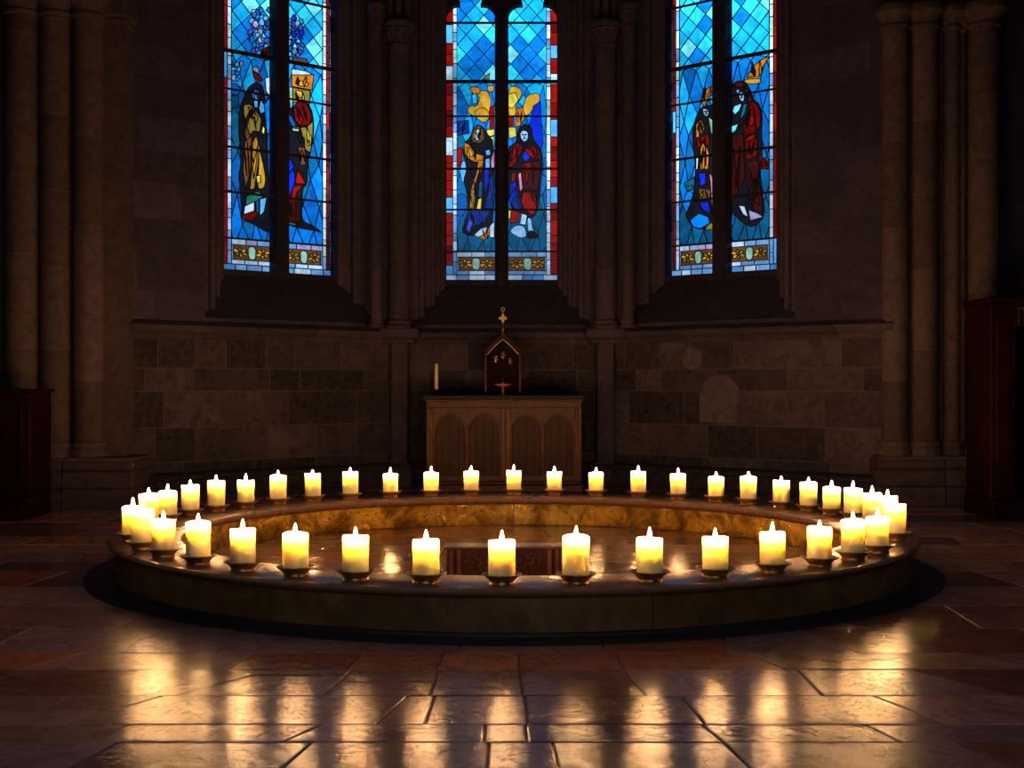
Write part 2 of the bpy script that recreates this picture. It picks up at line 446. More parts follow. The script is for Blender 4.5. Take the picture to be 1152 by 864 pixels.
K = dict(cyan=(.010, .46, .86), cyan2=(.03, .66, .92), pale=(.20, .86, .95), azure=(.004, .22, .72), blue=(.004, .12, .42), deep=(.006, .03, .60), navy=(.005, .035, .20),
         teal=(.004, .10, .19), teal2=(.006, .14, .27), tealb=(.006, .15, .38), red=(.34, .007, .004), dred=(.17, .005, .003), maroon=(.060, .006, .006), black=(.010, .009, .012), gold=(.78, .38, .03),
         dgold=(.42, .20, .02), orange=(.72, .20, .015), brown=(.16, .06, .02), olive=(.28, .19, .03), yellow=(.95, .70, .08), white=(.62, .78, .86), face=(.34, .62, .85),
         ltblue=(.12, .48, .90), mauve=(.42, .36, .55), violet=(.06, .10, .55), pink=(.85, .25, .40), green=(.02, .16, .10), paleg=(.35, .62, .42), border=(.20, .40, .62), borderb=(.10, .30, .58), purple=(.06, .015, .08))

FIG = {
 'centre': [
  ('navy', [(511,137),(527,135),(528,150),(511,153)]), ('red', [(512,167),(520,166),(519,185),(512,189)]),
  ('blue', [(511,222),(521,216),(527,228),(521,244),(511,241)]), ('ltblue', [(517,192),(520,181),(526,181),(527,203),(520,205)]),
  ('gold', [(526,122),(530,118),(536,120),(540,110),(536,105),(543,101),(549,103),(553,113),(551,123),(549,131),(542,136),(534,131),(527,127)]),
  ('gold', [(534,124),(545,120),(552,130),(545,139),(535,132)]), ('orange', [(528,99),(533,97),(540,99),(540,105),(533,106)]), ('dgold', [(546,86),(551,82),(550,88),(542,90)]),
  ('cyan2', [(531,106),(536,105),(537,116),(532,117)]), ('gold', [(548,96),(556,96),(555,103),(549,103)]),
  ('red', [(551,121),(556,118),(556,147),(551,147)]), ('yellow', [(547,146),(556,145),(556,152),(549,154)]), ('paleg', [(550,154),(556,153),(556,165),(551,163)]),
  ('black', [(529,154),(532,145),(537,140),(543,142),(548,150),(556,160),(556,248),(547,258),(537,265),(527,265),(519,261),(525,243),(527,232),(525,214),(521,203),(525,192),(523,180),(520,171),(523,160)]),
  ('brown', [(530,152),(534,143),(539,140),(544,146),(545,156),(540,161),(532,160)]), ('face', [(534,148),(538,144),(541,149),(541,155),(537,159),(534,154)]),
  ('orange', [(522,160),(527,162),(534,172),(544,175),(543,183),(534,182),(526,178),(523,172)]), ('gold', [(524,164),(530,168),(533,176),(526,175)]),
  ('orange', [(538,180),(544,180),(540,198),(536,210),(533,235),(528,235),(530,212),(536,195)]), ('dgold', [(530,212),(534,213),(532,234),(528,234)]),
  ('teal', [(539,205),(543,203),(542,222),(538,222)]), ('yellow', [(538,224),(542,222),(541,235),(536,236)]), ('deep', [(545,190),(550,190),(550,216),(545,214)]),
  ('navy', [(545,216),(555,192),(556,235),(545,234)]), ('ltblue', [(546,169),(551,168),(552,174),(547,175)]), ('ltblue', [(546,179),(551,177),(551,189),(546,189)]),
  ('pink', [(552,180),(556,168),(556,190),(553,192)]), ('white', [(533,264),(541,257),(548,255),(546,263),(538,267)]), ('orange', [(539,267),(547,262),(551,253),(551,264),(545,270)]),
  ('white', [(551,254),(556,249),(556,267),(551,267)]), ('navy', [(526,236),(552,237),(545,250),(524,258)]), ('violet', [(524,258),(530,240),(532,250),(528,262)]),
  ('gold', [(572,97),(583,97),(588,104),(584,112),(580,118),(581,128),(576,132),(572,130)]), ('yellow', [(572,106),(580,104),(583,113),(576,122),(572,120)]),
  ('gold', [(593,107),(606,104),(608,113),(601,121),(594,130),(585,129),(590,116)]), ('orange', [(581,122),(588,121),(591,131),(585,141),(580,143)]),
  ('cyan', [(583,115),(589,106),(592,110),(588,120)]), ('red', [(572,131),(578,132),(578,141),(572,142)]), ('yellow', [(572,143),(580,143),(581,153),(573,156)]),
  ('deep', [(600,119),(608,114),(609,135),(611,160),(608,170),(600,162),(596,140)]), ('blue', [(611,178),(617,176),(619,236),(611,232)]),
  ('tealb', [(608,195),(616,200),(613,215),(607,222)]),
  ('black', [(581,152),(584,143),(591,139),(598,143),(600,157),(609,168),(611,180),(609,200),(607,225),(604,240),(598,246),(588,240),(580,238),(573,230),(571,205),(571,166),(581,160)]),
  ('face', [(585,150),(588,146),(594,148),(594,156),(590,160),(586,156)]), ('dred', [(573,167),(582,160),(589,165),(583,178),(576,188),(572,188)]), ('red', [(573,172),(580,165),(583,170),(576,180)]),
  ('dred', [(597,163),(606,168),(609,178),(604,179),(597,172)]), ('red', [(590,166),(596,168),(604,175),(600,178),(592,172)]), ('deep', [(587,176),(591,169),(597,177),(591,182)]),
  ('maroon', [(587,183),(608,181),(605,214),(588,213)]), ('dred', [(590,183),(598,182),(596,195),(590,195)]), ('red', [(589,216),(600,216),(604,232),(600,242),(590,236),(586,226)]), ('dred', [(596,218),(603,214),(604,232)]),
  ('pink', [(583,196),(586,193),(588,212),(585,216)]), ('red', [(576,195),(580,193),(579,203),(575,206)]), ('navy', [(573,207),(580,202),(584,220),(587,237),(580,236),(574,226)]), ('deep', [(576,206),(580,204),(582,220),(577,222)]),
  ('red', [(575,236),(584,238),(583,250),(574,251)]), ('yellow', [(572,233),(575,236),(574,246),(572,246)]), ('white', [(587,240),(593,242),(591,253),(585,252)]),
  ('face', [(574,259),(580,253),(590,254),(593,266),(585,268),(575,262)]), ('face', [(593,244),(598,246),(599,258),(606,266),(600,264),(594,262)]), ('black', [(593,261),(599,259),(608,267),(593,269)]),
 ],
 'left': [
  ('maroon', [(292,62),(295,55),(302,52),(304,66),(298,68)]), ('white', [(298,88),(304,86),(304,110),(299,102)]), ('dred', [(284,80),(290,83),(296,90),(292,92),(285,86)]), ('mauve', [(283,77),(288,74),(292,79),(288,82)]),
  ('blue', [(256,97),(264,92),(271,99),(268,107),(259,106)]), ('teal', [(257,107),(268,108),(268,121),(257,120)]),
  ('black', [(276,104),(281,96),(288,92),(294,95),(297,104),(299,120),(301,140),(300,165),(303,190),(303,262),(296,259),(285,252),(272,247),(271,228),(270,210),(268,198),(271,185),(270,165),(268,145),(269,122),(273,112)]),
  ('azure', [(297,118),(304,108),(304,150),(300,150)]), ('blue', [(300,150),(304,150),(304,215),(302,200)]),
  ('violet', [(283,104),(287,100),(292,103),(292,111),(287,112),(283,109)]), ('ltblue', [(286,107),(290,105),(291,111),(287,112)]), ('ltblue', [(285,113),(290,113),(290,121),(286,121)]), ('ltblue', [(293,111),(297,118),(298,125),(293,128),(291,122)]),
  ('olive', [(274,118),(281,117),(288,124),(294,134),(292,148),(285,147),(281,152),(277,140),(274,128)]), ('brown', [(274,128),(277,140),(281,152),(279,160),(274,150)]), ('dgold', [(279,120),(284,122),(290,132),(288,138),(282,130)]),
  ('brown', [(275,160),(283,152),(282,190),(276,213),(273,190)]), ('dgold', [(284,160),(288,152),(292,165),(290,185),(286,212),(281,213),(283,190)]), ('gold', [(291,166),(295,180),(299,200),(297,212),(289,212),(291,188)]), ('yellow', [(288,198),(293,197),(293,205),(289,206)]), ('yellow', [(296,140),(298,145),(297,152),(294,148)]),
  ('green', [(277,221),(290,215),(297,220),(289,226),(276,231)]), ('white', [(275,232),(286,227),(286,237),(274,241)]), ('dred', [(271,243),(284,238),(291,240),(284,248),(273,246)]), ('ltblue', [(292,224),(300,222),(297,238),(292,243)]), ('teal2', [(288,226),(291,224),(291,240),(288,238)]),
  ('brown', [(329,64),(345,66),(347,74),(329,71)]), ('white', [(328,77),(345,80),(352,84),(328,85)]), ('orange', [(328,84),(353,84),(351,101),(328,97)]), ('gold', [(333,90),(347,92),(346,98),(333,95)]), ('olive', [(328,98),(349,102),(348,117),(338,114),(328,116)]), ('gold', [(333,101),(341,103),(340,110),(332,108)]),
  ('paleg', [(325,98),(329,98),(329,124),(326,122)]),
  ('black', [(321,124),(330,120),(336,113),(346,115),(352,128),(353,150),(349,172),(346,183),(345,208),(340,212),(339,240),(341,249),(352,254),(363,262),(352,259),(338,257),(321,252)]),
  ('dred', [(329,121),(336,114),(345,116),(351,130),(348,140),(338,142),(331,134)]), ('red', [(330,121),(336,123),(341,134),(338,141),(332,135)]), ('blue', [(322,127),(328,130),(334,142),(328,143)]),
  ('olive', [(326,143),(345,143),(352,136),(352,152),(349,172),(343,168),(342,155),(334,148)]), ('yellow', [(346,152),(350,152),(350,162),(346,164)]), ('paleg', [(328,144),(338,145),(336,148),(329,147)]),
  ('brown', [(335,165),(343,166),(344,184),(338,186)]), ('deep', [(322,175),(327,180),(331,187),(325,195),(322,195)]), ('deep', [(322,198),(330,190),(332,202),(328,216),(324,222),(322,222)]), ('red', [(334,192),(338,195),(344,207),(332,206)]), ('red', [(330,210),(341,208),(334,216),(332,223),(327,222)]),
  ('maroon', [(322,224),(334,222),(338,240),(337,250),(322,248)]), ('green', [(322,249),(332,251),(334,254),(322,252)]),
 ],
 'right': [
  ('orange', [(789,114),(793,102),(800,97),(806,96),(798,107),(793,121)]), ('cyan2', [(797,110),(807,102),(807,120),(800,117)]), ('teal2', [(770,206),(781,199),(782,208),(774,216)]), ('green', [(771,210),(779,208),(780,213),(773,214)]),
  ('black', [(789,120),(782,134),(779,150),(781,175),(783,190),(781,215),(776,232),(771,242),(776,250),(784,258),(795,257),(807,252),(807,120),(799,118)]),
  ('face', [(790,121),(798,124),(797,131),(792,130)]), ('paleg', [(797,131),(806,138),(806,151),(800,150)]), ('brown', [(783,137),(790,134),(794,144),(791,150),(784,150)]), ('orange', [(783,140),(786,137),(787,154),(783,155)]), ('gold', [(788,137),(791,138),(793,148),(789,146)]),
  ('dred', [(784,155),(797,150),(799,162),(792,165),(784,166)]), ('orange', [(788,167),(792,158),(798,172),(797,190),(788,191)]), ('dgold', [(790,176),(793,170),(793,190),(790,190)]), ('white', [(783,177),(786,178),(785,191),(783,190)]),
  ('deep', [(786,195),(794,194),(794,206),(788,210)]), ('brown', [(786,212),(800,213),(799,224),(787,226)]), ('deep', [(787,228),(797,227),(800,241),(790,235)]), ('azure', [(776,248),(786,240),(797,244),(799,251),(788,257),(780,255)]), ('pink', [(798,192),(804,205),(804,216),(800,218)]), ('mauve', [(800,218),(805,217),(805,245),(801,240)]), ('olive', [(795,254),(806,247),(806,257),(793,259)]),
  ('orange', [(841,86),(849,73),(858,66),(866,63),(858,76),(852,89),(842,92)]), ('gold', [(838,89),(856,88),(856,94),(837,94)]), ('dgold', [(842,82),(850,79),(850,86),(841,87)]),
  ('black', [(822,98),(829,91),(838,91),(844,100),(848,112),(854,116),(858,128),(857,150),(858,170),(855,190),(858,215),(861,243),(848,256),(835,251),(826,240),(821,234)]),
  ('dred', [(827,93),(834,91),(838,97),(828,98)]), ('brown', [(838,98),(843,104),(846,114),(841,112)]), ('face', [(831,104),(836,103),(838,110),(836,115),(832,111)]), ('ltblue', [(828,101),(832,100),(832,104),(829,105)]),
  ('pale', [(826,119),(835,116),(832,124),(827,129),(824,125)]), ('pale', [(822,142),(831,139),(828,147),(823,150)]), ('teal2', [(836,118),(841,115),(838,128),(832,136)]),
  ('dred', [(844,114),(852,116),(856,127),(855,142),(848,150),(838,152),(836,140),(841,128)]), ('red', [(843,130),(848,131),(850,138),(845,142),(841,138)]), ('red', [(838,158),(844,152),(851,150),(846,160),(838,166)]),
  ('maroon', [(824,152),(836,150),(838,200),(826,225),(823,225)]), ('dred', [(838,160),(852,155),(852,175),(840,180)]), ('maroon', [(840,182),(853,180),(856,215),(858,238),(848,236),(842,210)]), ('dred', [(843,190),(849,205),(854,232),(848,225)]), ('dred', [(853,172),(866,184),(865,190),(855,190)]),
  ('white', [(831,231),(838,232),(842,244),(836,241)]), ('mauve', [(842,236),(853,240),(859,244),(844,248)]), ('blue', [(823,240),(828,243),(825,254),(822,258)]),
 ]}
WN = {'centre': 'window_2', 'left': 'window_1', 'right': 'window_3'}
BAR = [(92, .034), (131, .012), (190, .018), (236, .014), (26, .016), (283, .012)]
def cv(py): return EYE + (432 - py)*16/1428

for key, seed in (('centre', 5), ('left', 21), ('right', 33)):
    fr = FR[key]; FH, hw = EXTRA[key]; rnd = random.Random(seed)
    lbl = {'centre': 'stained glass lancet window above the altar', 'left': 'stained glass lancet window in the left angled wall', 'right': 'stained glass lancet window in the right angled wall'}[key]
    root = thing(WN[key], lbl, None, kind='structure')
    S = hw/.70
    def U(px): return (px - 564.5)*16/1428*S
    # --- light outlines (trefoil headed), two lights and an eye above
    clips = []
    for sgn in (-1, 1):
        a, b = (-hw, -.085) if sgn < 0 else (.085, hw)
        clips.append([(a, cv(316)), (b, cv(316)), (b, V_SPR + .02), (a, V_SPR + .02)])
        uc = (a + b)/2
        def circ(cx, cz, r_, n=20): return [(cx + r_*math.cos(2*PI*i/n), cz + r_*math.sin(2*PI*i/n)) for i in range(n)]
        h_ = (b - a)/2
        clips.append(circ(uc - h_*.50, V_SPR + .06, h_*.50)); clips.append(circ(uc + h_*.50, V_SPR + .06, h_*.50))
        clips.append([(uc - h_*.3, V_SPR), (uc + h_*.3, V_SPR), (uc + h_*.3, V_SPR + .2), (uc - h_*.3, V_SPR + .2)])
        clips.append(circ(uc, V_SPR + .27, h_*.46)); clips.append([(uc - .08, V_SPR + .38), (uc + .08, V_SPR + .38), (uc, V_SPR + .5)])
    for k in range(4): clips.append(circ(.13*math.cos(PI/2*k), V_SPR + .68 + .13*math.sin(PI/2*k), .115))
    clips.append(circ(0, V_SPR + .68, .1))
    nclip = len(clips)
    layers = list(clips); cols = [None]*nclip
    def put(col, pts, jit=.12):
        c = K[col] if isinstance(col, str) else col
        m_ = 1 + rnd.uniform(-jit, jit); layers.append(pts); cols.append(tuple(min(1, x*m_) for x in c))
    # background quarries: diamonds above the thick bar, larger broken ones under it
    dx, dz = .112*S, .123
    zt = cv(92)
    for j in range(-2, 40):
        for i in range(-9, 10):
            cx = (i + (j % 2)*.5)*2*dx; cz = zt - .02 + j*dz
            if cz - dz < zt - .14 or cz > 7.4: continue
            t = rnd.random(); up_ = (cz - zt)
            col = 'pale' if t < .10 else 'cyan2' if t < .38 else 'cyan' if t < .75 else 'azure'
            if key == 'centre' and up_ < .55 and cx > -.4*S and t > .3: col = 'azure'
            put(col, [(cx - dx, cz), (cx, cz - dz), (cx + dx, cz), (cx, cz + dz)])
    gx, gz = .17*S, .27
    nodes = {}
    for i in range(-6, 7):
        for j in range(-2, 12):
            nodes[i, j] = ((i + (j % 2)*.5)*gx + rnd.uniform(-.035, .035), cv(290) + j*gz + rnd.uniform(-.05, .05))
    for i in range(-5, 6):
        for j in range(-1, 9):
            s_ = j % 2
            p = [nodes[i, j], nodes[i + (1 if s_ else 0), j - 1] if (i + 1, j - 1) in nodes else nodes[i, j], nodes[i + 1, j], nodes[i + (1 if s_ else 0), j + 1]]
            zc = sum(q_[1] for q_ in p)/4; p = [(x, min(y, zt)) for x, y in p]
            h_ = (zc - cv(283))/(zt - cv(283))
            col = ('teal' if rnd.random() < .5 else 'teal2') if h_ < .22 else rnd.choice(['blue', 'teal2', 'azure', 'tealb']) if h_ < .6 else rnd.choice(['azure', 'cyan', 'blue', 'azure'])
            if key == 'left' and h_ < .3: col = rnd.choice(['blue', 'azure', 'tealb'])
            if p[0][1] >= zt - .002 and p[2][1] >= zt - .002 and p[1][1] >= zt - .002: continue
            put(col, p)
    # bramble of small pieces at the head of the left window, beside the mullion
    def pebbles(x0, x1, y0, y1, step, names):
        y = y0
        while y < y1:
            x = x0
            while x < x1:
                a = step*rnd.uniform(.5, .8); cx, cz = x + rnd.uniform(-1, 1)*step*.5, y + rnd.uniform(-1, 1)*step*.5
                put(rnd.choice(names), [px_to_glass(key, cx + a*math.cos(t + .3), cz + a*1.2*math.sin(t + .3)) for t in [2*PI*(k_ + rnd.uniform(-.3, .3))/5 for k_ in range(5)]], .3)
                x += step
            y += step
    if key == 'left':
        pebbles(284, 303, 14, 56, 5.2, ['violet', 'azure', 'blue', 'mauve', 'ltblue']); pebbles(259, 273, 72, 92, 5, ['mauve', 'teal2', 'azure', 'ltblue']); pebbles(323, 337, 22, 66, 4.6, ['ltblue', 'azure', 'pale', 'deep', 'violet'])
    # ground panels and figures
    for col, pts in FIG[key]:
        pts = [px_to_glass(key, a, b) for a, b in pts]
        if key != 'centre' : pass
        put(col, sm(pts, 1) if col in ('black', 'face', 'gold', 'blue') else pts, .08)
    FOLD = {'olive': 'yellow', 'maroon': 'dred', 'dred': 'maroon', 'brown': 'dgold', 'orange': 'dgold', 'navy': 'deep', 'dgold': 'gold'}
    for col, pts in FIG[key]:
        xs = [p_[0] for p_ in pts]; ys = [p_[1] for p_ in pts]; hgt = max(ys) - min(ys); wid = max(xs) - min(xs)
        if col not in FOLD or hgt < 14 or wid < 5: continue
        mx_ = sum(xs)/len(xs); my_ = sum(ys)/len(ys)
        for k_, (ox_, sx_, sy_) in enumerate(((-.22, .16, .62), (.12, .12, .7))):
            if k_ and wid < 8: continue
            c_ = FOLD[col] if (k_ + int(mx_)) % 2 else 'black'
            x_, w_, h_ = mx_ + ox_*wid, sx_*wid, sy_*hgt/2; ln = rnd.uniform(-.08, .08)*hgt
            put(c_, [px_to_glass(key, *p_) for p_ in ((x_ + ln, my_ - h_), (x_ + w_*.6, my_ - h_*.1), (x_ + w_*.3 - ln, my_ + h_*.9), (x_ - w_*.5 - ln, my_ + h_*.3))], .3)
    for fx, fy, s_ in {'centre': [(537.5, 151, 1), (590, 152.5, 1)], 'left': [(289, 107, .8)], 'right': [(834.5, 107, .9), (794.5, 126, .7)]}[key]:
        for ex, ey, w_, h_ in ((-1.7, -1.2, 1.0, .55), (1.5, -1.2, 1.0, .55), (.1, 3.2, 1.1, .4), (0, 1, .35, 1.1)):
            put('black', [px_to_glass(key, fx + (ex + a*w_)*s_, fy + (ey + c_*h_)*s_) for a, c_ in ((-1, 0), (0, 1), (1, 0), (0, -1))])
    # borders: outer strips
    def strip_cells(xa, xb, za, zb, cellh, names, weights):
        z = za
        while z < zb - .02:
            h_ = cellh*rnd.uniform(.6, 1.5)
            c = rnd.choices(names, weights)[0]
            z2 = min(z + h_, zb); put(c, [(xa, z), (xb, z), (xb, z2), (xa, z2)], .25); z = z2
    for sgn in (-1, 1):
        o = hw
        a = (-o, -o + .045*S, -o + .085*S, -o + .135*S) if sgn < 0 else (o, o - .045*S, o - .085*S, o - .135*S)
        top = V_SPR + .45
        if key == 'centre':
            strip_cells(a[0], a[2], cv(309), top, .16, ['red', 'red', 'dred', 'ltblue', 'white'], [5, 3, 2, 1.6, 1])
        else:
            strip_cells(a[0], a[1], cv(309), top, .14, ['border', 'borderb', 'ltblue', 'teal2'], [3, 3, 1, 2])
            strip_cells(a[1], a[2], cv(309), top, .24, ['red', 'dred', 'dred', 'ltblue'], [4, 2, 2, .7])
        strip_cells(a[2], a[3], cv(309), top, .16, ['white', 'border', 'white', 'paleg'], [4, 3, 1, .5])
        # foot: pale rail, leaf panel, pale rail, footing of pale blocks
        ia, ib = (a[3], -.085) if sgn < 0 else (.085, a[3])
        oa, ob = (-hw, -.085) if sgn < 0 else (.085, hw)
        def row(x0, x1, z0, z1, n, names):
            xs = [x0] + sorted(x0 + (x1 - x0)*(k_ + rnd.uniform(-.25, .25))/n for k_ in range(1, n)) + [x1]
            for p_, q_ in zip(xs, xs[1:]): put(rnd.choice(names), [(p_, z0), (q_, z0), (q_, z1), (p_, z1)], .2)
        row(min(ia, ib), max(ia, ib), cv(289), cv(283.5), 3, ['white', 'mauve', 'border'])
        row(min(ia, ib), max(ia, ib), cv(309), cv(304.5), 3, ['border', 'white'])
        row(oa, ob, cv(316), cv(309.3), 4, ['border', 'borderb', 'border', 'white'])
        x0, x1 = min(ia, ib), max(ia, ib); z0, z1 = cv(304.5), cv(289)
        put('brown', [(x0, z0), (x1, z0), (x1, z1), (x0, z1)])
        put('border', [(x0, z0), (x0 + .025, z0), (x0 + .025, z1), (x0, z1)]) if sgn < 0 else put('border', [(x1 - .025, z0), (x1, z0), (x1, z1), (x1 - .025, z1)])
        mx_, mz = (x0 + x1)/2, (z0 + z1)/2
        for side in (-1, 1):
            bx = mx_ + side*(x1 - x0)*.28
            for k_ in range(6):
                an = k_*PI/3 + .4*side; l = .085 if k_ % 3 else .10
                tip = (bx + l*math.cos(an)*1.15, mz + l*math.sin(an)*.78)
                wd = .026; nx, nz = -math.sin(an)*wd, math.cos(an)*wd; md = ((bx + tip[0])/2, (mz + tip[1])/2)
                put(rnd.choice(['gold', 'dgold', 'olive', 'gold']), sm([(bx + .01*math.cos(an), mz + .01*math.sin(an)), (md[0] + nx, md[1] + nz), tip, (md[0] - nx, md[1] - nz)]), .2)
        put('paleg', sm([(mx_ - .045, mz - .07), (mx_ + .045, mz - .08), (mx_ + .055, mz + .07), (mx_ - .05, mz + .075)]))
    v, f, own = partition(layers)
    mb = MB(); fs = []; cs = []; top_own = []
    for tri, o in zip(f, own):
        if not any(x < nclip for x in o): top_own.append(None); continue
        k_ = max(o)
        if k_ < nclip: cols_k = K['cyan']; 
        else: cols_k = cols[k_]
        top_own.append(k_); fs.append(tri); cs.append(cols_k)
    mb.add([fr(p.x, REC, p.y) for p in v], fs, cs)
    mb.build('stained_glass', 'glass', root, attr='tint')
    # lead cames along every border between two panes
    edge = {}
    for ti, tri in enumerate(f):
        for a, b in zip(tri, tri[1:] + tri[:1]): edge.setdefault((min(a, b), max(a, b)), []).append(ti)
    lb = MB()
    for (a, b), ts in edge.items():
        if len(ts) != 2: continue
        o1, o2 = top_own[ts[0]], top_own[ts[1]]
        if o1 == o2 or o1 is None or o2 is None or (o1 < nclip and o2 < nclip): continue
        p, q_ = v[a], v[b]; d = (q_ - p)
        if d.length < 1e-5: continue
        d = d.normalized(); nrm = Vector((-d.y, d.x)); hwid = .0042
        p = p - d*hwid*.6; q_ = q_ + d*hwid*.6
        c = [p + nrm*hwid, p - nrm*hwid, q_ - nrm*hwid, q_ + nrm*hwid]
        lb.add([fr(x.x, REC - .006, x.y) for x in c] + [fr(x.x, REC + .006, x.y) for x in c], [(0, 1, 2, 3), (0, 4, 5, 1), (1, 5, 6, 2), (2, 6, 7, 3), (3, 7, 4, 0)])
    lb.build('lead_cames', 'lead', root, attr=None)
    # iron saddle bars
    for py, t in BAR:
        z = cv(py); bb = MB()
        for a, b in ((-hw, -.08), (.08, hw)):
            bb.xf = fr; bb.box(a, b, REC - .03, REC - .008, z - t/2 - .004, z + t/2 + .004)
        bb.build('saddle_bar', 'iron', root, attr=None)
    # stone tracery: a plate with the lights cut out; its jamb strips carry the mullion
    outer = arch_path(hw + .03, cv(316) - .06, hw)
    allp = [outer] + clips
    v, f, own = partition(allp)
    keep = [i for i, o in enumerate(own) if 0 in o and not any(1 <= x for x in o)]
    tb = MB(); n0, n1 = REC - .10, REC + .06
    tb.add([fr(p.x, n0, p.y) for p in v], [f[i] for i in keep], (.3,)*3)
    tb.add([fr(p.x, n1, p.y) for p in v], [f[i] for i in keep], (.3,)*3)
    cnt = {}
    for i in keep:
        for a, b in zip(f[i], f[i][1:] + f[i][:1]): cnt[(min(a, b), max(a, b))] = cnt.get((min(a, b), max(a, b)), 0) + 1
    for (a, b), c in cnt.items():
        if c == 1:
            tb.add([fr(v[a].x, n0, v[a].y), fr(v[b].x, n0, v[b].y), fr(v[b].x, n1, v[b].y), fr(v[a].x, n1, v[a].y)], [(0, 1, 2, 3)], (.3,)*3)
    tb.build('tracery', 'dark_reveal', root)
    # moulded mullion
    mm = MB(); prof = [(-.085, REC - .09), (-.085, REC - .11), (-.055, REC - .15), (-.03, REC - .19), (.03, REC - .19), (.055, REC - .15), (.085, REC - .11), (.085, REC - .09)]
    mm.strip(None, [[fr(a, n, z) for a, n in prof] for z in (V_SILL - .09, V_SPR + .1)], (.3,)*3)
    mm.build('mullion', 'dark_reveal', root)
    # splayed and moulded jamb, swept from the sloping sill up over the arch
    d = FH - hw
    prof = [(FH, 0), (FH - .02, .015), (FH - .02, .06), (FH - .06, .06), (FH - d*.35, .09), (FH - d*.35, .17), (FH - d*.52, .17), (FH - d*.60, .21), (FH - d*.60, .27), (FH - d*.8, .27), (FH - d*.86, .31), (hw + .012, .33), (hw, .36), (hw, REC)]
    rows = [arch_path(h_, 1.9, hw) for h_, n in prof]
    jb = MB()
    jb.strip(None, [[fr(rows[k_][i][0], prof[k_][1], rows[k_][i][1]) for k_ in range(len(prof))] for i in range(len(rows[0]))], (.45,)*3)
    jb.build('jamb', 'trim', root)
    for sgn in (-1, 1):
        for (off, n, r_) in ((d*.30, .05, .035), (d*.62, .20, .032)):
            cb = MB(); path = arch_path(FH - off, 2.02 + n*1.0, hw)
            pts = [fr(x*1.0, n, y) for x, y in (path[:len(path)//2 + 1] if sgn < 0 else path[len(path)//2:])]
            cb.tube(pts, r_, 10, (.5,)*3); cb.build('jamb_shaft', 'trim', root, smooth=60)
    sb = MB()
    sb.strip(None, [[fr(a, 0, 1.93), fr(a, .01, 1.97), fr(a, REC - .06, V_SILL - .03), fr(a, REC, V_SILL + .005), fr(a, REC + .02, V_SILL + .005)] for a in (-FH - .02, -.4, .4, FH + .02)], (.4,)*3)
    sb.build('sloping_sill', 'dark_reveal', root)

# ------------------------------------------------------------------ corner shafts of the apse
def column(cx, cy, r, v0, v1, label, ext=True, small=None):
    o = thing('column', label, None, (cx, cy, 0), kind='structure')
    b = MB(); rnd = random.Random(int(cx*100)); z = v0 + .10
    while z < v1 - .001:
        z2 = min(z + rnd.uniform(.6, .95), v1); b.lathe([(r, z), (r, z2 - .006)], n=24, col=(rnd.uniform(.2, .8),)*3, cap=False)
        b.lathe([(r - .002, z2 - .008), (r - .002, z2 + .002)], n=24, col=(-1.,)*3, cap=False); z = z2
    b.build('shaft', 'trim' if ext else 'pier', o, smooth=60)
    mt = 'trim' if ext else 'pier'
    b = MB(); b.lathe([(r*1.42, v0), (r*1.45, v0 + .02), (r*1.38, v0 + .04), (r*1.15, v0 + .055), (r*1.22, v0 + .075), (r*1.2, v0 + .09), (r, v0 + .11)], n=24, col=(.6,)*3); b.build('base', mt, o, smooth=50)
    b = MB(); b.lathe([(r, v1 - .02), (r*1.12, v1 - .01), (r*1.12, v1 + .015), (r*1.0, v1 + .025), (r*1.05, v1 + .10), (r*1.25, v1 + .17), (r*1.5, v1 + .20), (r*1.42, v1 + .215), (r*1.42, v1 + .225)], n=24, col=(.5,)*3)
    for k in range(8):   # leaves of the bell
        a = k*PI/4; b.tube([((r*1.02)*math.cos(a), (r*1.02)*math.sin(a), v1 + .03), ((r*1.18)*math.cos(a), (r*1.18)*math.sin(a), v1 + .11), (r*1.42*math.cos(a), r*1.42*math.sin(a), v1 + .165), (r*1.36*math.cos(a), r*1.36*math.sin(a), v1 + .14)], r*.16, 6, (.5,)*3, taper=[.6, 1, 1, .6])
    b.lathe([(r*1.5, v1 + .22), (r*1.62, v1 + .235), (r*1.62, v1 + .28), (r*1.5, v1 + .30)], n=8, col=(.6,)*3, a0=PI/8, a1=PI/8 + 2*PI)
    b.build('capital', mt, o, smooth=50)
    b = MB()
    for dx_ in (-.6, 0, .6): b.lathe([(r*.34, v1 + .29), (r*.34, CEIL)], cx=dx_*r*1.4, cy=.03 if dx_ else -.03, n=10, col=(.5,)*3)
    b.build('vault_shaft', mt, o, smooth=60)
    return o
column(-1.372, 15.36, .125, 1.92, 5.33, 'stone corner shaft between left and central windows')
column(1.135, 15.36, .125, 1.92, 5.33, 'stone corner shaft between central and right windows')
column(-1.62, 15.16, .07, 1.92, 5.50, 'slim stone shaft at the right end of the left angled wall')
column(1.385, 15.16, .07, 1.92, 5.50, 'slim stone shaft at the left end of the right angled wall')
for cx, l in ((-1.36, 'left'), (1.13, 'right')):
    b = MB(); b.box(cx - .10, cx + .10, 15.30, 15.62, 0, 1.76, (.4,)*3, .012); b.box(cx - .16, cx + .16, 15.24, 15.62, 0, .28, (.3,)*3, .015); b.box(cx - .24, cx + .24, 15.20, 15.62, 1.80, 1.925, (.55,)*3, .02); b.box(cx - .19, cx + .19, 15.26, 15.62, 1.74, 1.80, (.45,)*3, .015)
    o = b.build('trim_1' if l == 'left' else 'trim_2', 'trim'); tag(o, 'stone pilaster strip under the ' + l + ' corner shaft beside the altar', None, kind='structure')

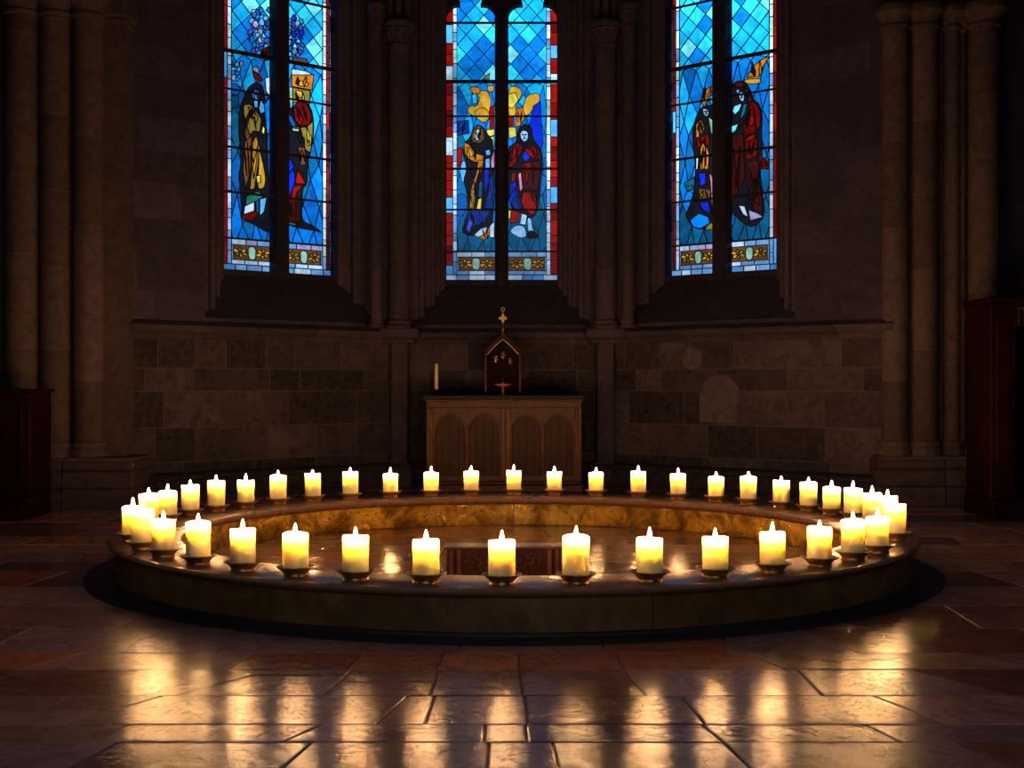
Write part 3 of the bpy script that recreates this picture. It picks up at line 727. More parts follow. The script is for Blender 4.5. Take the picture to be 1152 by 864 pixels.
# ------------------------------------------------------------------ great piers
def pier(side, shafts, corner, px0, px1, yfront, yback, v1, lab):
    o = thing('pillar', lab, None, (0, 0, 0), kind='structure')
    rnd = random.Random(4)
    b = MB(); b.box(px0, px1, yfront + .34, yback, .5, CEIL, (.35,)*3)
    b.build('core', 'pier', o)
    def drum(b, f_, lo, hi):
        z = lo
        while z < hi - .01:
            z2 = min(z + rnd.uniform(.55, 1.0), hi); f_(z, z2 - .005, rnd.uniform(.1, .85)); f_(z2 - .006, z2 + .001, -1.0, .0015); z = z2
    b = MB(); c0, c1, cy = corner
    drum(b, lambda a, z, t, s_=0: b.box(c0 + s_, c1 - s_, cy + s_, cy + .5, a, z, (t,)*3), .60, v1 + .1)
    b.build('pilaster', 'pier', o)
    b = MB(); b.box(c0 - .03, c1 + .04, cy - .05, cy + .5, v1 + .02, v1 + .24, (.4,)*3, .03); b.box(c0 - .015, c1 + .02, cy - .03, cy + .5, v1 - .04, v1 + .02, (.4,)*3, .015); b.build('pilaster_capital', 'pier', o)
    for cx, y, r in shafts:
        b = MB()
        drum(b, lambda a, z, t, s_=0: b.lathe([(r - s_, a), (r - s_, z)], cx, y, 0, 28, (t,)*3, cap=False), .66, v1)
        b.build('shaft', 'pier', o, smooth=60)
        b = MB(); b.lathe([(r + .035, .50), (r + .045, .53), (r + .045, .56), (r + .025, .58), (r + .012, .60), (r + .03, .62), (r + .028, .645), (r, .67)], cx, y, 0, 28, (.5,)*3); b.build('base', 'pier', o, smooth=50)
        b = MB(); b.lathe([(r, v1 - .01), (r + .02, v1), (r + .02, v1 + .03), (r, v1 + .045), (r + .01, v1 + .09), (r + .05, v1 + .15), (r + .075, v1 + .165), (r + .075, v1 + .22), (r + .05, v1 + .25)], cx, y, 0, 28, (.45,)*3); b.build('capital', 'pier', o, smooth=50)
        b = MB(); b.lathe([(r*.8, v1 + .24), (r*.8, CEIL)], cx, y, 0, 20, (.4,)*3); b.build('arch_respond', 'pier', o, smooth=60)
    b = MB(); x = px0
    pb = [px0]
    while pb[-1] < px1 - .5: pb.append(pb[-1] + rnd.uniform(.45, .75))
    pb[-1] = px1 if px1 - pb[-1] < .3 else pb[-1]
    if pb[-1] != px1: pb.append(px1)
    e0, e1 = (0, .19) if side < 0 else (-.12, 0)
    pb[0] += e0; pb[-1] += e1
    for (za, zb, dy) in ((0, .20, 0), (.204, .375, .015), (.38, .47, .03)):
        for a, c in zip(pb, pb[1:]): b.box(a, c - .006, yfront + dy, yback, za, zb, (rnd.uniform(0, .6),)*3, .012)
    b.box(pb[0] + .02, pb[-1] - .03, yfront + .05, yback, .468, .51, (.6,)*3, .015)
    b.build('plinth', 'pier', o)
    return o
pier(-1, [(-4.33, 12.97, .155), (-4.65, 12.92, .155), (-4.97, 12.87, .165)], (-4.25, -3.975, 12.99), -5.6, -3.97, 12.64, 13.7, 4.98,
     'clustered stone pier with three round shafts at the left of the apse')
pier(1, [(3.985, 13.2, .135), (4.28, 13.17, .135), (4.575, 13.2, .085), (4.88, 13.12, .152)], (4.50, 4.70, 13.17), 3.86, 5.02, 12.93, 13.9, 4.93,
     'clustered stone pier with round shafts at the right of the apse')

# ------------------------------------------------------------------ room shell
def quadwall(name, pts, mat, lab, tone=.3):
    b = MB(); b.add(pts, [(0, 1, 2, 3)], (tone,)*3); o = b.build(name, mat); tag(o, lab, None, kind='structure'); return o
def cracks(fl):
    M['crack'] = M['lead']; b = MB(); rnd = random.Random(2)
    for pts, wd in (([(-1.34, 5.03), (-1.20, 5.07), (-1.10, 5.14), (-1.065, 5.21), (-1.03, 5.19)], .006), ([(-1.085, 5.16), (-1.06, 5.22), (-1.035, 5.20), (-1.06, 5.15)], .012), ([(-.36, 4.15), (-.28, 4.24), (-.21, 4.32)], .003),
                    ([(1.07, 4.85), (1.22, 4.72), (1.30, 4.60), (1.32, 4.5)], .004), ([(.50, 5.5), (.62, 5.3), (.75, 5.12)], .003), ([(.85, 4.8), (1.02, 4.72), (1.22, 4.64)], .005)):
        P = []
        for (a, c) in zip(pts, pts[1:]):
            for k in range(5): t = k/5; P.append((a[0] + (c[0]-a[0])*t + rnd.uniform(-1, 1)*.006, a[1] + (c[1]-a[1])*t + rnd.uniform(-1, 1)*.006))
        P.append(pts[-1]); n = len(P); rows = []
        for i, (x, y) in enumerate(P):
            a, c = P[max(0, i-1)], P[min(n-1, i+1)]; dx, dy = c[0]-a[0], c[1]-a[1]; l = math.hypot(dx, dy) or 1; k = wd*(.25 + math.sin(PI*i/(n-1)))*.6
            rows.append([(x - dy/l*k, y + dx/l*k, .0022), (x + dy/l*k, y - dx/l*k, .0022)])
        b.strip(None, rows)
    b.build('cracks', 'crack', fl, attr=None)
def flat_wall(name, fr, rect, lab, seed):
    rnd = random.Random(seed); b = MB()
    rows = [0, .5, .95, 1.5, 2.0, 2.6, 3.2, 3.8, 4.4, 5.0, 5.7, 6.4, 7.2, CEIL]
    wall_face(b, fr, rect, None, blocks(rect[0], rect[2], rows, .6, 1.3, rnd)); o = b.build(name, 'wall_upper'); tag(o, lab, None, kind='structure')
X0, X1 = ROOM_X
flat_wall('wall_left', Frame(Vector((X0, BACK_Y)), R(90)), (0, -.06, 16.6, CEIL), 'side wall of the church on the left', 1)
flat_wall('wall_right', Frame(Vector((X1, 13.6)), R(-90)), (0, -.06, 16.6, CEIL), 'side wall of the church on the right', 2)
rear = Frame(Vector((X1, BACK_Y)), R(180))
rw = [(3.6, 2.4), (9.0, 2.4), (9.0, 5.8), (8.2, 7.1), (6.3, 8.0), (4.4, 7.1), (3.6, 5.8)]  # opening added in the unseen rear wall for faint cool ambient light
b = MB(); wall_face(b, rear, (0, -.06, X1 - X0, CEIL), rw, blocks(0, X1 - X0, [0, .5, .95, 1.5, 2.0, 2.6, 3.2, 3.8, 4.4, 5.0, 5.7, 6.4, 7.2, CEIL], .6, 1.3, random.Random(3)))
tag(b.build('wall_rear', 'wall_upper'), 'wall behind the viewpoint with an opening added for cool fill light', None, kind='structure')
wr = thing('added_fill_window', 'unseen window added behind the viewpoint for cool fill light', None, kind='structure')
b = MB(); v_, f_, own_ = partition([rw]); b.add([rear(p.x, .05, p.y) for p in v_], f_, (.84, .80, 1.0)); b.build('fill_window_glass', 'glass', wr, attr='tint')
b = MB()
for u_, t_ in ((4.95, 7.3), (6.3, 7.98), (7.65, 7.3)): b.xf = rear; b.box(u_ - .07, u_ + .07, -.05, .16, 2.4, t_)
b.build('mullion', 'trim', wr, attr=None)
b = MB(); b.strip(None, [[rear(u_, n_, v_) for n_ in (0, .2)] for u_, v_ in rw + rw[:1]]); b.build('jamb', 'trim', wr, attr=None)
flat_wall('wall_front_left', Frame(Vector((X0, 13.6)), 0), (0, -.06, .9, CEIL), 'short wall left of the left pier', 4)
flat_wall('wall_front_right', Frame(Vector((4.95, 13.6)), 0), (0, -.06, 1.45, CEIL), 'short wall right of the right pier', 5)
quadwall('ceiling', [(X0, BACK_Y, CEIL), (X1, BACK_Y, CEIL), (X1, 16.6, CEIL), (X0, 16.6, CEIL)], 'wall_upper', 'dark stone ceiling')

# ------------------------------------------------------------------ floor of large flagstones
def paving():
    rnd = random.Random(9); b = MB()
    b.add([(X0 - .5, BACK_Y - .5, -.012), (X1 + .5, BACK_Y - .5, -.012), (X1 + .5, 17.0, -.012), (X0 - .5, 17.0, -.012)], [(0, 1, 2, 3)], (.2, .16, .13))
    fl = b.build('floor', 'mortar', attr='tint'); tag(fl, 'floor of large worn flagstones with pale joints', None, kind='structure')
    t = MB()
    TERR = [(.33, .12, .055), (.36, .145, .07), (.27, .095, .055)]
    BEI = [(.26, .15, .14), (.30, .175, .145), (.22, .14, .165), (.20, .11, .105), (.28, .17, .12)]
    DRK = [(.13, .065, .058), (.10, .062, .07), (.17, .075, .056)]
    def slab(p, col):
        g = .005; cx = sum(x for x, y in p)/4; cy = sum(y for x, y in p)/4
        zs = rnd.uniform(-.0012, .0012); ax, ay = rnd.uniform(-.0016, .0016), rnd.uniform(-.0016, .0016)
        def z(x, y): return zs + (x - cx)*ax + (y - cy)*ay
        def ins(p, g):
            out = []
            for x, y in p:
                dx, dy = cx - x, cy - y; out.append((x + math.copysign(min(abs(dx), g), dx), y + math.copysign(min(abs(dy), g), dy)))
            return out
        o1 = ins(p, g*.7); o2 = ins(p, g*.7 + .006)
        t.add([(x, y, -.012) for x, y in o1] + [(x, y, z(x, y) - .003) for x, y in o1] + [(x, y, z(x, y)) for x, y in o2],
              [(8, 9, 10, 11)] + [(i, (i+1) % 4, 4 + (i+1) % 4, 4 + i) for i in range(4)] + [(4 + i, 4 + (i+1) % 4, 8 + (i+1) % 4, 8 + i) for i in range(4)], col)
    # measured courses in the foreground: (near y, far y, joints as (x at near edge, x at far edge))
    def course(y0, y1, xs, cols=None, split=None):
        xs = [(a, a) if not isinstance(a, tuple) else a for a in xs]
        for i, (a, c) in enumerate(zip(xs, xs[1:])):
            pal = rnd.choices([TERR, BEI, DRK], [1, 3, 1.3])[0] if cols is None or cols[i] is None else {'t': TERR, 'b': BEI, 'd': DRK}[cols[i]]
            col = rnd.choice(pal); k = rnd.uniform(1.35, 1.85); col = tuple(x*k for x in col)
            if split and i in split:
                ym = y0 + (y1 - y0)*split[i]
                m0 = a[0] + (a[1]-a[0])*split[i]; m1 = c[0] + (c[1]-c[0])*split[i]
                slab([(a[0], y0), (c[0], y0), (m1, ym), (m0, ym)], col); slab([(m0, ym), (m1, ym), (c[1], y1), (a[1], y1)], tuple(x*.8 for x in col))
            else: slab([(a[0], y0), (c[0], y0), (c[1], y1), (a[1], y1)], col)
    L, Rr = X0, X1
    course(5.56, 5.90, [L, -4.6, -3.3, (-2.15, -2.0), (-1.25, -1.2), (-.73, -.70), (-.33, -.32), (.03, .03), (.49, .485), (1.2, 1.1), (2.3, 2.1), 3.4, 4.7, Rr], [None, None, 't', 'b', 't', 't', 't', 't', 't', 'b', 'b', 't', None])
    course(5.09, 5.56, [L, -4.9, -3.5, (-2.3, -2.1), (-1.35, -1.05), (-.76, -.70), (-.33, -.32), (.045, .03), (.54, .49), (1.25, 1.25), (2.0, 1.75), (3.2, 2.9), 4.4, Rr], [None, None, 'd', 'd', 'b', 'b', 'b', 'd', 'b', 'b', 'd', 'b', None], {4: .75, 5: .5})
    course(4.66, 5.09, [L, -4.4, -3.1, (-1.65, -1.4), (-.50, -.42), (-.32, -.31), (.06, .05), (.71, .68), (1.6, 1.45), (2.4, 2.2), (3.6, 3.5), Rr], [None, 'b', 'b', 'b', 'b', 'b', 'd', 'b', 'b', 'd', None], {2: .45})
    course(4.43, 4.66, [L, -4.2, -2.6, (-1.55, -1.4), (-.80, -.70), (-.10, -.10), (.055, .05), (.74, .70), (1.36, 1.3), (2.7, 2.5), 4.0, Rr], ['b', 'd', 'b', 'b', 'b', 'b', 'd', 'd', 'b', 'd', None])
    course(3.95, 4.43, [L, -4.0, -2.7, (-1.5, -1.38), (-.78, -.70), (-.08, -.08), (.16, .14), (.80, .74), (1.7, 1.55), 3.0, 4.5, Rr], ['b', 'b', 'b', 'd', 'b', 'b', 'b', 'b', 'd', 'd', None])
    y = 3.95
    while y > BACK_Y:
        h = rnd.uniform(.4, .75); y0 = max(y - h, BACK_Y); xs = [L]
        while xs[-1] < Rr - 1.2: xs.append(xs[-1] + rnd.uniform(.7, 1.4))
        course(y0, y, xs + [Rr]); y = y0
    y = 5.90; k = 0
    while y < 16.0:
        h = rnd.uniform(.42, .72); y1 = min(y + h, 16.1); xs = [(L, L)]
        while xs[-1][0] < Rr - 1.5:
            n_ = xs[-1][0] + rnd.uniform(.55, 1.35); xs.append((n_, n_ + rnd.uniform(-.14, .14)))
        xs.append((Rr, Rr)); course(y, y1, xs); y = y1
    t.build('flagstones', 'floor', fl, attr='tint'); cracks(fl)
paving()

# ------------------------------------------------------------------ the great candle ring
RX, RY = .0125, 8.925
RC = 2.57
RTOP = .247
ring = thing('candle_ring', 'huge low circular bronze and brass ring carrying all the lit pillar candles', 'candle stand', (RX, RY, 0))
b = MB()
b.lathe([(2.29, RTOP - .036), (2.272, RTOP - .030), (2.268, RTOP - .012), (2.276, RTOP - .002), (2.286, RTOP), (2.702, RTOP), (2.716, RTOP - .004), (2.724, RTOP - .016), (2.718, RTOP - .030), (2.700, RTOP - .036), (2.690, RTOP - .048), (2.66, RTOP - .050)], n=220, cap=False)
b.build('coping', 'bronze_top', ring, smooth=50, attr=None)
def curved(r, z0, z1, name, mat, nseg, off, inner):
    b = MB(); s = 1 if inner else -1
    for k in range(nseg):
        a0 = off + 2*PI*k/nseg + .0012; a1 = off + 2*PI*(k+1)/nseg - .0012
        b.lathe([(r + s*.006, z0), (r, z0 + .003), (r, z1)], n=int(220/nseg), a0=a0, a1=a1, cap=False)
        for a in (a0, a1):
            b.add([(r*math.cos(a), r*math.sin(a), z0), ((r + s*.02)*math.cos(a), (r + s*.02)*math.sin(a), z0), ((r + s*.02)*math.cos(a), (r + s*.02)*math.sin(a), z1), (r*math.cos(a), r*math.sin(a), z1)], [(0, 1, 2, 3)])
    b.build(name, mat, ring, smooth=50, attr=None)
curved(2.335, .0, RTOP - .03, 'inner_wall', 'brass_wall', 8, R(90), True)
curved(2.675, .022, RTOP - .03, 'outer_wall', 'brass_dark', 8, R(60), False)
b = MB(); b.lathe([(2.355, 0), (2.355, RTOP - .04), (2.655, RTOP - .04), (2.655, 0)], n=160, cap=False); b.build('core_wall', 'plinth', ring, attr=None)
b = MB(); b.lathe([(2.66, .026), (2.690, .024), (2.696, .018), (2.696, 0)], n=220, cap=False); b.build('foot_band', 'plinth', ring, smooth=50, attr=None)
b = MB(); b.lathe([(2.268, RTOP - .044), (2.285, RTOP - .048), (2.30, RTOP - .06), (2.335, RTOP - .062)], n=220, cap=False); b.lathe([(2.29, RTOP - .036), (2.268, RTOP - .044)], n=220, cap=False); b.build('inner_moulding', 'bronze_top', ring, smooth=50, attr=None)

q = NT('dark slate'); n_ = q.noise(6, 5, .6, q.pos()); M['ring_shade'] = q.fin(q.ramp(n_, [(.3, (.018, .020, .030)), (.7, (.04, .042, .056))]), .5, 0, q.bump(n_, .2, .008), .3)  # dark colour of a floor band that paints in the ring's cast shadow
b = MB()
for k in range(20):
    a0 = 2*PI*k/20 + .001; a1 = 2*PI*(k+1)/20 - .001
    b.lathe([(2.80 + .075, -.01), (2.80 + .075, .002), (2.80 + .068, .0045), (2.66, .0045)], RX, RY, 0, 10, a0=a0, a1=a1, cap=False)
tag(b.build('ring_shade_band', 'ring_shade', attr=None), 'dark floor border around the candle ring with its cast shadow painted in', None, kind='structure')

# ------------------------------------------------------------------ candles and dishes
def make_mesh(fn, name, mat, smooth=50, attr=None):
    b = MB(); fn(b); o = b.build(name, mat, None, smooth=smooth, attr=attr); return o
def wax_fn(h, seed):
    def fn(b):
        rnd = random.Random(seed); r = .0675
        prof = [(0, 0), (r - .004, 0), (r, .004)]
        for k in range(1, 7): prof.append((r + rnd.uniform(-.0012, .0012), .004 + (h - .014)*k/7))
        prof += [(r, h - .008), (r - .001, h - .003), (r - .004, h), (r - .008, h - .002), (r - .013, h - .012), (r - .018, h - .024), (r - .028, h - .036), (r - .042, h - .042), (.004, h - .044), (0, h - .044)]
        n = 28; m0 = len(b.v); b.lathe(prof, n=n)
        for i in range(m0, len(b.v)):
            x, y, z = b.v[i]; a = math.atan2(y, x); k = 1 + .008*math.sin(a*3 + seed) + .005*math.sin(a*7 + z*25 + seed)
            zz = z + (.003*math.sin(a*2 + seed) if z > h - .02 else 0); b.v[i] = (x*k, y*k, zz)
    return fn
def flame_fn(b):
    prof = [(0, 0), (.005, .003), (.0085, .012), (.0104, .026), (.0102, .036), (.0078, .049), (.0040, .062), (0, .072)]
    b.lathe(prof, n=8)
def wick_fn(b): b.tube([(0, 0, -.002), (.0005, 0, .008), (.002, 0, .021)], .0016, 6)
def dish_fn(b):
    b.lathe([(0, .003), (.056, .003), (.058, 0), (.064, 0), (.067, .004), (.064, .010), (.062, .016), (.070, .028), (.084, .040), (.098, .047), (.103, .050), (.103, .054), (.097, .055), (.084, .047), (.074, .036), (.071, .026), (.030, .024), (0, .024)], n=32)
HS = [.200, .193, .207, .188, .212]
waxes = [make_mesh(wax_fn(h, i + 1), 'wax', 'wax') for i, h in enumerate(HS)]
wick0 = make_mesh(wick_fn, 'wick', 'wick'); flame0 = make_mesh(flame_fn, 'flame', 'flame', smooth=80)
dish0 = make_mesh(dish_fn, 'candle_dish', 'dish')
BACK = [-109.0, -98.5, -81.3+(-8.6), -81.3, -73.3, -65.6, -57.7, -49.8, -41.8, -33.6, -25.1, -16.7, -8.5, 0.1, 8.3, 16.8, 25.5, 34.0, 42.3, 49.7, 57.7, 64.9, 71.7, 78.8, 86.6, 95.5]
BACK.pop(1)
FRONT = [107.5, 122.9, 131.3, 139.2, 147.7, 156.1, 164.5, 173.1, 181.4, 190.0, 198.4, 206.4, 214.5, 223.1, 232.2, 241.2]
ORD = ['first', 'second', 'third', 'fourth', 'fifth', 'sixth', 'seventh', 'eighth', 'ninth', 'tenth', 'eleventh', 'twelfth', 'thirteenth', 'fourteenth', 'fifteenth', 'sixteenth', 'seventeenth', 'eighteenth', 'nineteenth', 'twentieth', 'twenty-first', 'twenty-second', 'twenty-third', 'twenty-fourth', 'twenty-fifth']
rnd = random.Random(77)
spots = [(p, 'b', i) for i, p in enumerate(BACK)] + [(p, 'f', i) for i, p in enumerate(reversed(FRONT))]
first_used = set()
for p, row, i in spots:
    x = RX + RC*math.sin(R(p)); y = RY + RC*math.cos(R(p)); rz = rnd.uniform(0, 6.28)
    which = ('%s from left in the far row of the ring' if row == 'b' else '%s from left in the near row of the ring') % ORD[i]
    d = dish0 if 'dish' not in first_used else dish0.copy()
    if 'dish' in first_used: C.objects.link(d)
    first_used.add('dish')
    d.location = (x, y, RTOP); d.rotation_euler = (0, 0, rz)
    tag(d, 'brass dish under candle ' + which, 'candle dish', 'brass dishes around the candle ring')
    c = thing('pillar_candle', 'lit cream pillar candle, ' + which, 'candle', (x, y, RTOP + .0245), rz, 'lit pillar candles on the ring')
    c.rotation_euler = (rnd.uniform(-.008, .008), rnd.uniform(-.008, .008), rz)
    hi = rnd.randrange(len(HS)); sc_z = rnd.uniform(.975, 1.03)
    for src, nm, z in ((waxes[hi], 'wax%d' % hi, 0), (wick0, 'wick', HS[hi]*sc_z - .045), (flame0, 'flame', HS[hi]*sc_z - .027)):
        o = src if nm not in first_used else src.copy()
        if nm in first_used: C.objects.link(o)
        first_used.add(nm); o.parent = c; o.location = (0, 0, z)
        if nm.startswith('wax'): o.scale = (1, 1, sc_z)
        if nm == 'flame': s_ = rnd.uniform(.85, 1.15); o.scale = (1, 1, s_)

# ------------------------------------------------------------------ altar
AX0, AX1, AY0, AY1, AH = -.985, .80, 14.6, 15.15, 1.075
altar = thing('altar', 'carved oak altar with four arched panels in front of the central wall', 'altar', ((AX0 + AX1)/2, (AY0 + AY1)/2, 0))
ox, oy = altar.location.x, altar.location.y
def LB():
    b = MB(); b.xf = lambda x, y, z: (x - ox, y - oy, z); return b
b = LB(); b.box(AX0 + .02, AX1 - .02, AY0 + .05, AY1, .05, AH, bev=.004); b.build('body', 'oak_panel', altar, attr=None)
b = LB(); b.box(AX0 - .02, AX1 + .02, AY0 - .03, AY1, .0, .09, bev=.01); b.box(AX0, AX1, AY0 - .01, AY1, .09, .13, bev=.012); b.build('base_moulding', 'oak', altar, attr=None)
b = LB(); b.box(AX0 - .045, AX1 + .045, AY0 - .05, AY1 + .02, AH, AH + .045, bev=.010); b.build('altar_top', 'black_cloth', altar, attr=None)
b = LB(); b.box(AX0, AX1, AY0, AY0 + .06, AH - .10, AH - .001, bev=.006); b.box(AX0 - .012, AX1 + .012, AY0 - .014, AY0 + .03, AH - .03, AH - .001, bev=.006); b.box(AX0, AX1, AY0, AY0 + .06, .13, .20, bev=.006); b.build('rail', 'oak', altar, attr=None)
mid = (AX0 + AX1)/2 + .02
for x0, x1 in ((AX0, AX0 + .075), (AX1 - .075, AX1), (mid - .055, mid + .055)):
    b = LB(); b.box(x0, x1, AY0 - .006, AY0 + .06, .13, AH - .10, bev=.008)
    xc = (x0 + x1)/2; b.box(xc - .014, xc + .014, AY0 - .022, AY0 + .02, .13, AH - .10, bev=.009); b.build('stile', 'oak_carved', altar, attr=None)
bays = []
for x0, x1 in ((AX0 + .075, mid - .055), (mid + .055, AX1 - .075)):
    xm = (x0 + x1)/2; bays += [(x0, xm), (xm, x1)]
for x0, x1 in bays:
    xc = (x0 + x1)/2; hwid = (x1 - x0)/2
    arc = []
    zs = AH - .40; rad = hwid*1.25; cc = rad - hwid
    amax = math.acos(cc/rad)
    left = [(xc + cc - rad*math.cos(amax*i/10), zs + rad*math.sin(amax*i/10)) for i in range(11)]
    arc = left + [(2*xc - x, z) for x, z in left[-2::-1]]
    full = [(x0 + .0, .2)] + arc + [(x1, .2)]
    # spandrel plate: rectangle with the arch cut out
    v, f, own = partition([[(x0, .2), (x1, .2), (x1, AH - .10), (x0, AH - .10)], [(x0 + .02, .19)] + [(xc + (x - xc)*.93, z - .015) for x, z in arc] + [(x1 - .02, .19)]])
    b = LB(); keep = [f[i] for i, o in enumerate(own) if 0 in o and 1 not in o]
    b.add([(p.x, AY0 + .018, p.y) for p in v], keep)
    b.build('spandrel', 'oak', altar, attr=None)
    b = LB(); b.tube([(xc + (x - xc)*.95, AY0 + .014, z - .01) for x, z in full], .013, 8); b.build('arch_moulding', 'oak_carved', altar, smooth=60, attr=None)
    b = LB()
    for sx in (-.5, 0, .5):   # traceried inner panel
        b.tube([(xc + sx*hwid, AY0 + .045, .22), (xc + sx*hwid, AY0 + .045, zs + .03 + .14*(1 - abs(sx)))], .006, 6)
    b.add([(x0 + .02, AY0 + .048, .2), (x1 - .02, AY0 + .048, .2), (x1 - .02, AY0 + .048, AH - .1), (x0 + .02, AY0 + .048, AH - .1)], [(0, 1, 2, 3)])
    b.build('panel', 'oak_panel', altar, attr=None)

AT = AH + .045
# taper candle on its holder
tx, ty = -.885, 14.85
h = thing('taper_candlestick', 'short dark candlestick at the left end of the altar', 'candlestick', (tx, ty, AT))
b = MB(); b.lathe([(0, 0), (.036, 0), (.036, .006), (.018, .014), (.010, .022), (.014, .030), (.022, .036), (.012, .044), (.010, .055), (.020, .062), (.026, .066), (.026, .072), (.018, .072), (.018, .060), (0, .060)], n=20)
b.build('stem', 'iron', h, smooth=50, attr=None)
b = MB(); b.lathe([(.0205, .018), (.023, .022), (.0205, .027)], n=20, cap=False); b.build('silver_collar', 'silver', h, smooth=50, attr=None)
c = thing('taper_candle', 'unlit pale taper candle standing at the left end of the altar', 'candle', (tx, ty, AT + .0605))
b = MB(); b.lathe([(0, 0), (.016, 0), (.0175, .01), (.0245, .012), (.0245, .02), (.0215, .03), (.0225, .14), (.0212, .27), (.020, .305), (.016, .309), (0, .308)], n=18); b.build('wax', 'taper', c, smooth=50, attr=None)
b = MB(); b.tube([(0, 0, .305), (.001, 0, .32)], .0015, 6); b.build('wick', 'wick', c, attr=None)

# gabled glass shrine
sx, sy = -.107, 14.95
s = thing('glazed_shrine', 'tall gabled glass shrine with a gilt finial standing on the altar', 'shrine', (sx, sy, AT))
hw_, dp, he, ha = .200, .12, .50, .705
b = MB(); b.box(-hw_ - .01, hw_ + .01, -dp - .01, dp + .01, 0, .03, bev=.006); b.build('base', 'mahogany', s, attr=None)
for x in (-hw_, hw_):
    for y in (-dp, dp):
        b = MB(); b.box(x - .011, x + .011, y - .011, y + .011, .03, he, bev=.003); b.lathe([(.015, he), (.015, he + .012), (.004, he + .03), (0, he + .034)], x, y, 0, 8); b.build('post', 'oak', s, attr=None)
for y in (-dp, dp):
    b = MB(); b.tube([(-hw_, y, he), (-hw_*.55, y, he + (ha - he)*.52), (0, y, ha), (hw_*.55, y, he + (ha - he)*.52), (hw_, y, he)], .012, 6); b.build('gable_frame', 'oak', s, attr=None)
    b = MB(); pts = [(-hw_ + .02, y, he - .02), (-hw_*.5, y, he + .07), (0, y, ha - .05), (hw_*.5, y, he + .07), (hw_ - .02, y, he - .02)]; b.tube(pts, .005, 6); b.build('gilt_arch', 'gilt', s, smooth=60, attr=None)
b = MB(); b.tube([(0, -dp, ha), (0, dp, ha)], .01, 6); b.tube([(-hw_, -dp, he), (-hw_, dp, he)], .008, 6); b.tube([(hw_, -dp, he), (hw_, dp, he)], .008, 6); b.build('ridge', 'oak', s, attr=None)
b = MB(); b.add([(-hw_, 0 - dp*.97, .03), (hw_, -dp*.97, .03), (hw_, -dp*.97, he), (0, -dp*.97, ha), (-hw_, -dp*.97, he)], [(0, 1, 2, 3, 4)]); b.build('front_glass', 'clear_glass', s, attr=None)
b = MB(); b.add([(-hw_, dp*.9, .03), (hw_, dp*.9, .03), (hw_, dp*.9, he), (0, dp*.9, ha), (-hw_, dp*.9, he)], [(0, 1, 2, 3, 4)]); b.build('back_board', 'mahogany', s, attr=None)
b = MB()
b.lathe([(.018, 0), (.018, .01), (.007, .03), (.006, .05), (.016, .062), (.018, .075), (.012, .09), (.006, .1), (.006, .17)], 0, 0, ha, 14)
def disc(b, x, z, r, t=.006, n=14):
    b.add([(x + r*math.cos(2*PI*i/n), -t, z + r*math.sin(2*PI*i/n)) for i in range(n)] + [(x + r*math.cos(2*PI*i/n), t, z + r*math.sin(2*PI*i/n)) for i in range(n)],
          [tuple(range(n)), tuple(range(2*n - 1, n - 1, -1))] + [(i, (i+1) % n, n + (i+1) % n, n + i) for i in range(n)])
zc = ha + .20
for k in range(4):
    a = k*PI/2; disc(b, .030*math.cos(a), zc + .032*math.sin(a), .018, .006)
disc(b, 0, zc, .022, .008); b.tube([(0, 0, zc + .04), (0, 0, zc + .085)], .005, 6)
b.tube([(.020*math.cos(t), 0, zc + .105 + .020*math.sin(t)) for t in [2*PI*i/14 for i in range(14)]], .006, 6, closed=True)
b.build('finial', 'gilt', s, smooth=50, attr=None)
for x, z, r_ in ((-.085, .42, .030), (.085, .40, .024), (0, .47, .028)):
    b = MB()
    for k in range(5): a = k*2*PI/5; b.lathe([(0, -.012), (r_*.5, -.004), (r_*.55, .004), (0, .014)], x + r_*.7*math.cos(a), dp*.6, z + r_*1.2*math.sin(a), 8)
    b.lathe([(0, -.05), (.012, -.03), (.014, 0), (.010, .03), (0, .05)], x, dp*.55, z, 10)
    b.build('gilt_ornament', 'gilt', s, smooth=50, attr=None)

# altar lamp: pink dish on a brass foot
lx, ly = -.104, 14.70
l = thing('altar_lamp', 'small brass stemmed lamp with a shallow pink glass dish before the shrine', 'lamp', (lx, ly, AT))
b = MB(); b.lathe([(0, 0), (.046, 0), (.046, .006), (.030, .012), (.013, .020), (.010, .035), (.020, .048), (.022, .058), (.012, .070), (.010, .082), (.018, .094), (0, .094)], n=20); b.build('stem', 'gilt', l, smooth=50, attr=None)
b = MB(); b.lathe([(0, .094), (.03, .096), (.08, .112), (.108, .126), (.108, .131), (.08, .120), (.03, .103), (0, .101)], n=28); b.build('glass_dish', 'pink_glass', l, smooth=50, attr=None)
b = MB(); b.lathe([(0, .101), (.016, .102), (.016, .13), (.010, .15), (.007, .19), (0, .20)], n=12); b.build('light_holder', 'silver', l, smooth=50, attr=None)

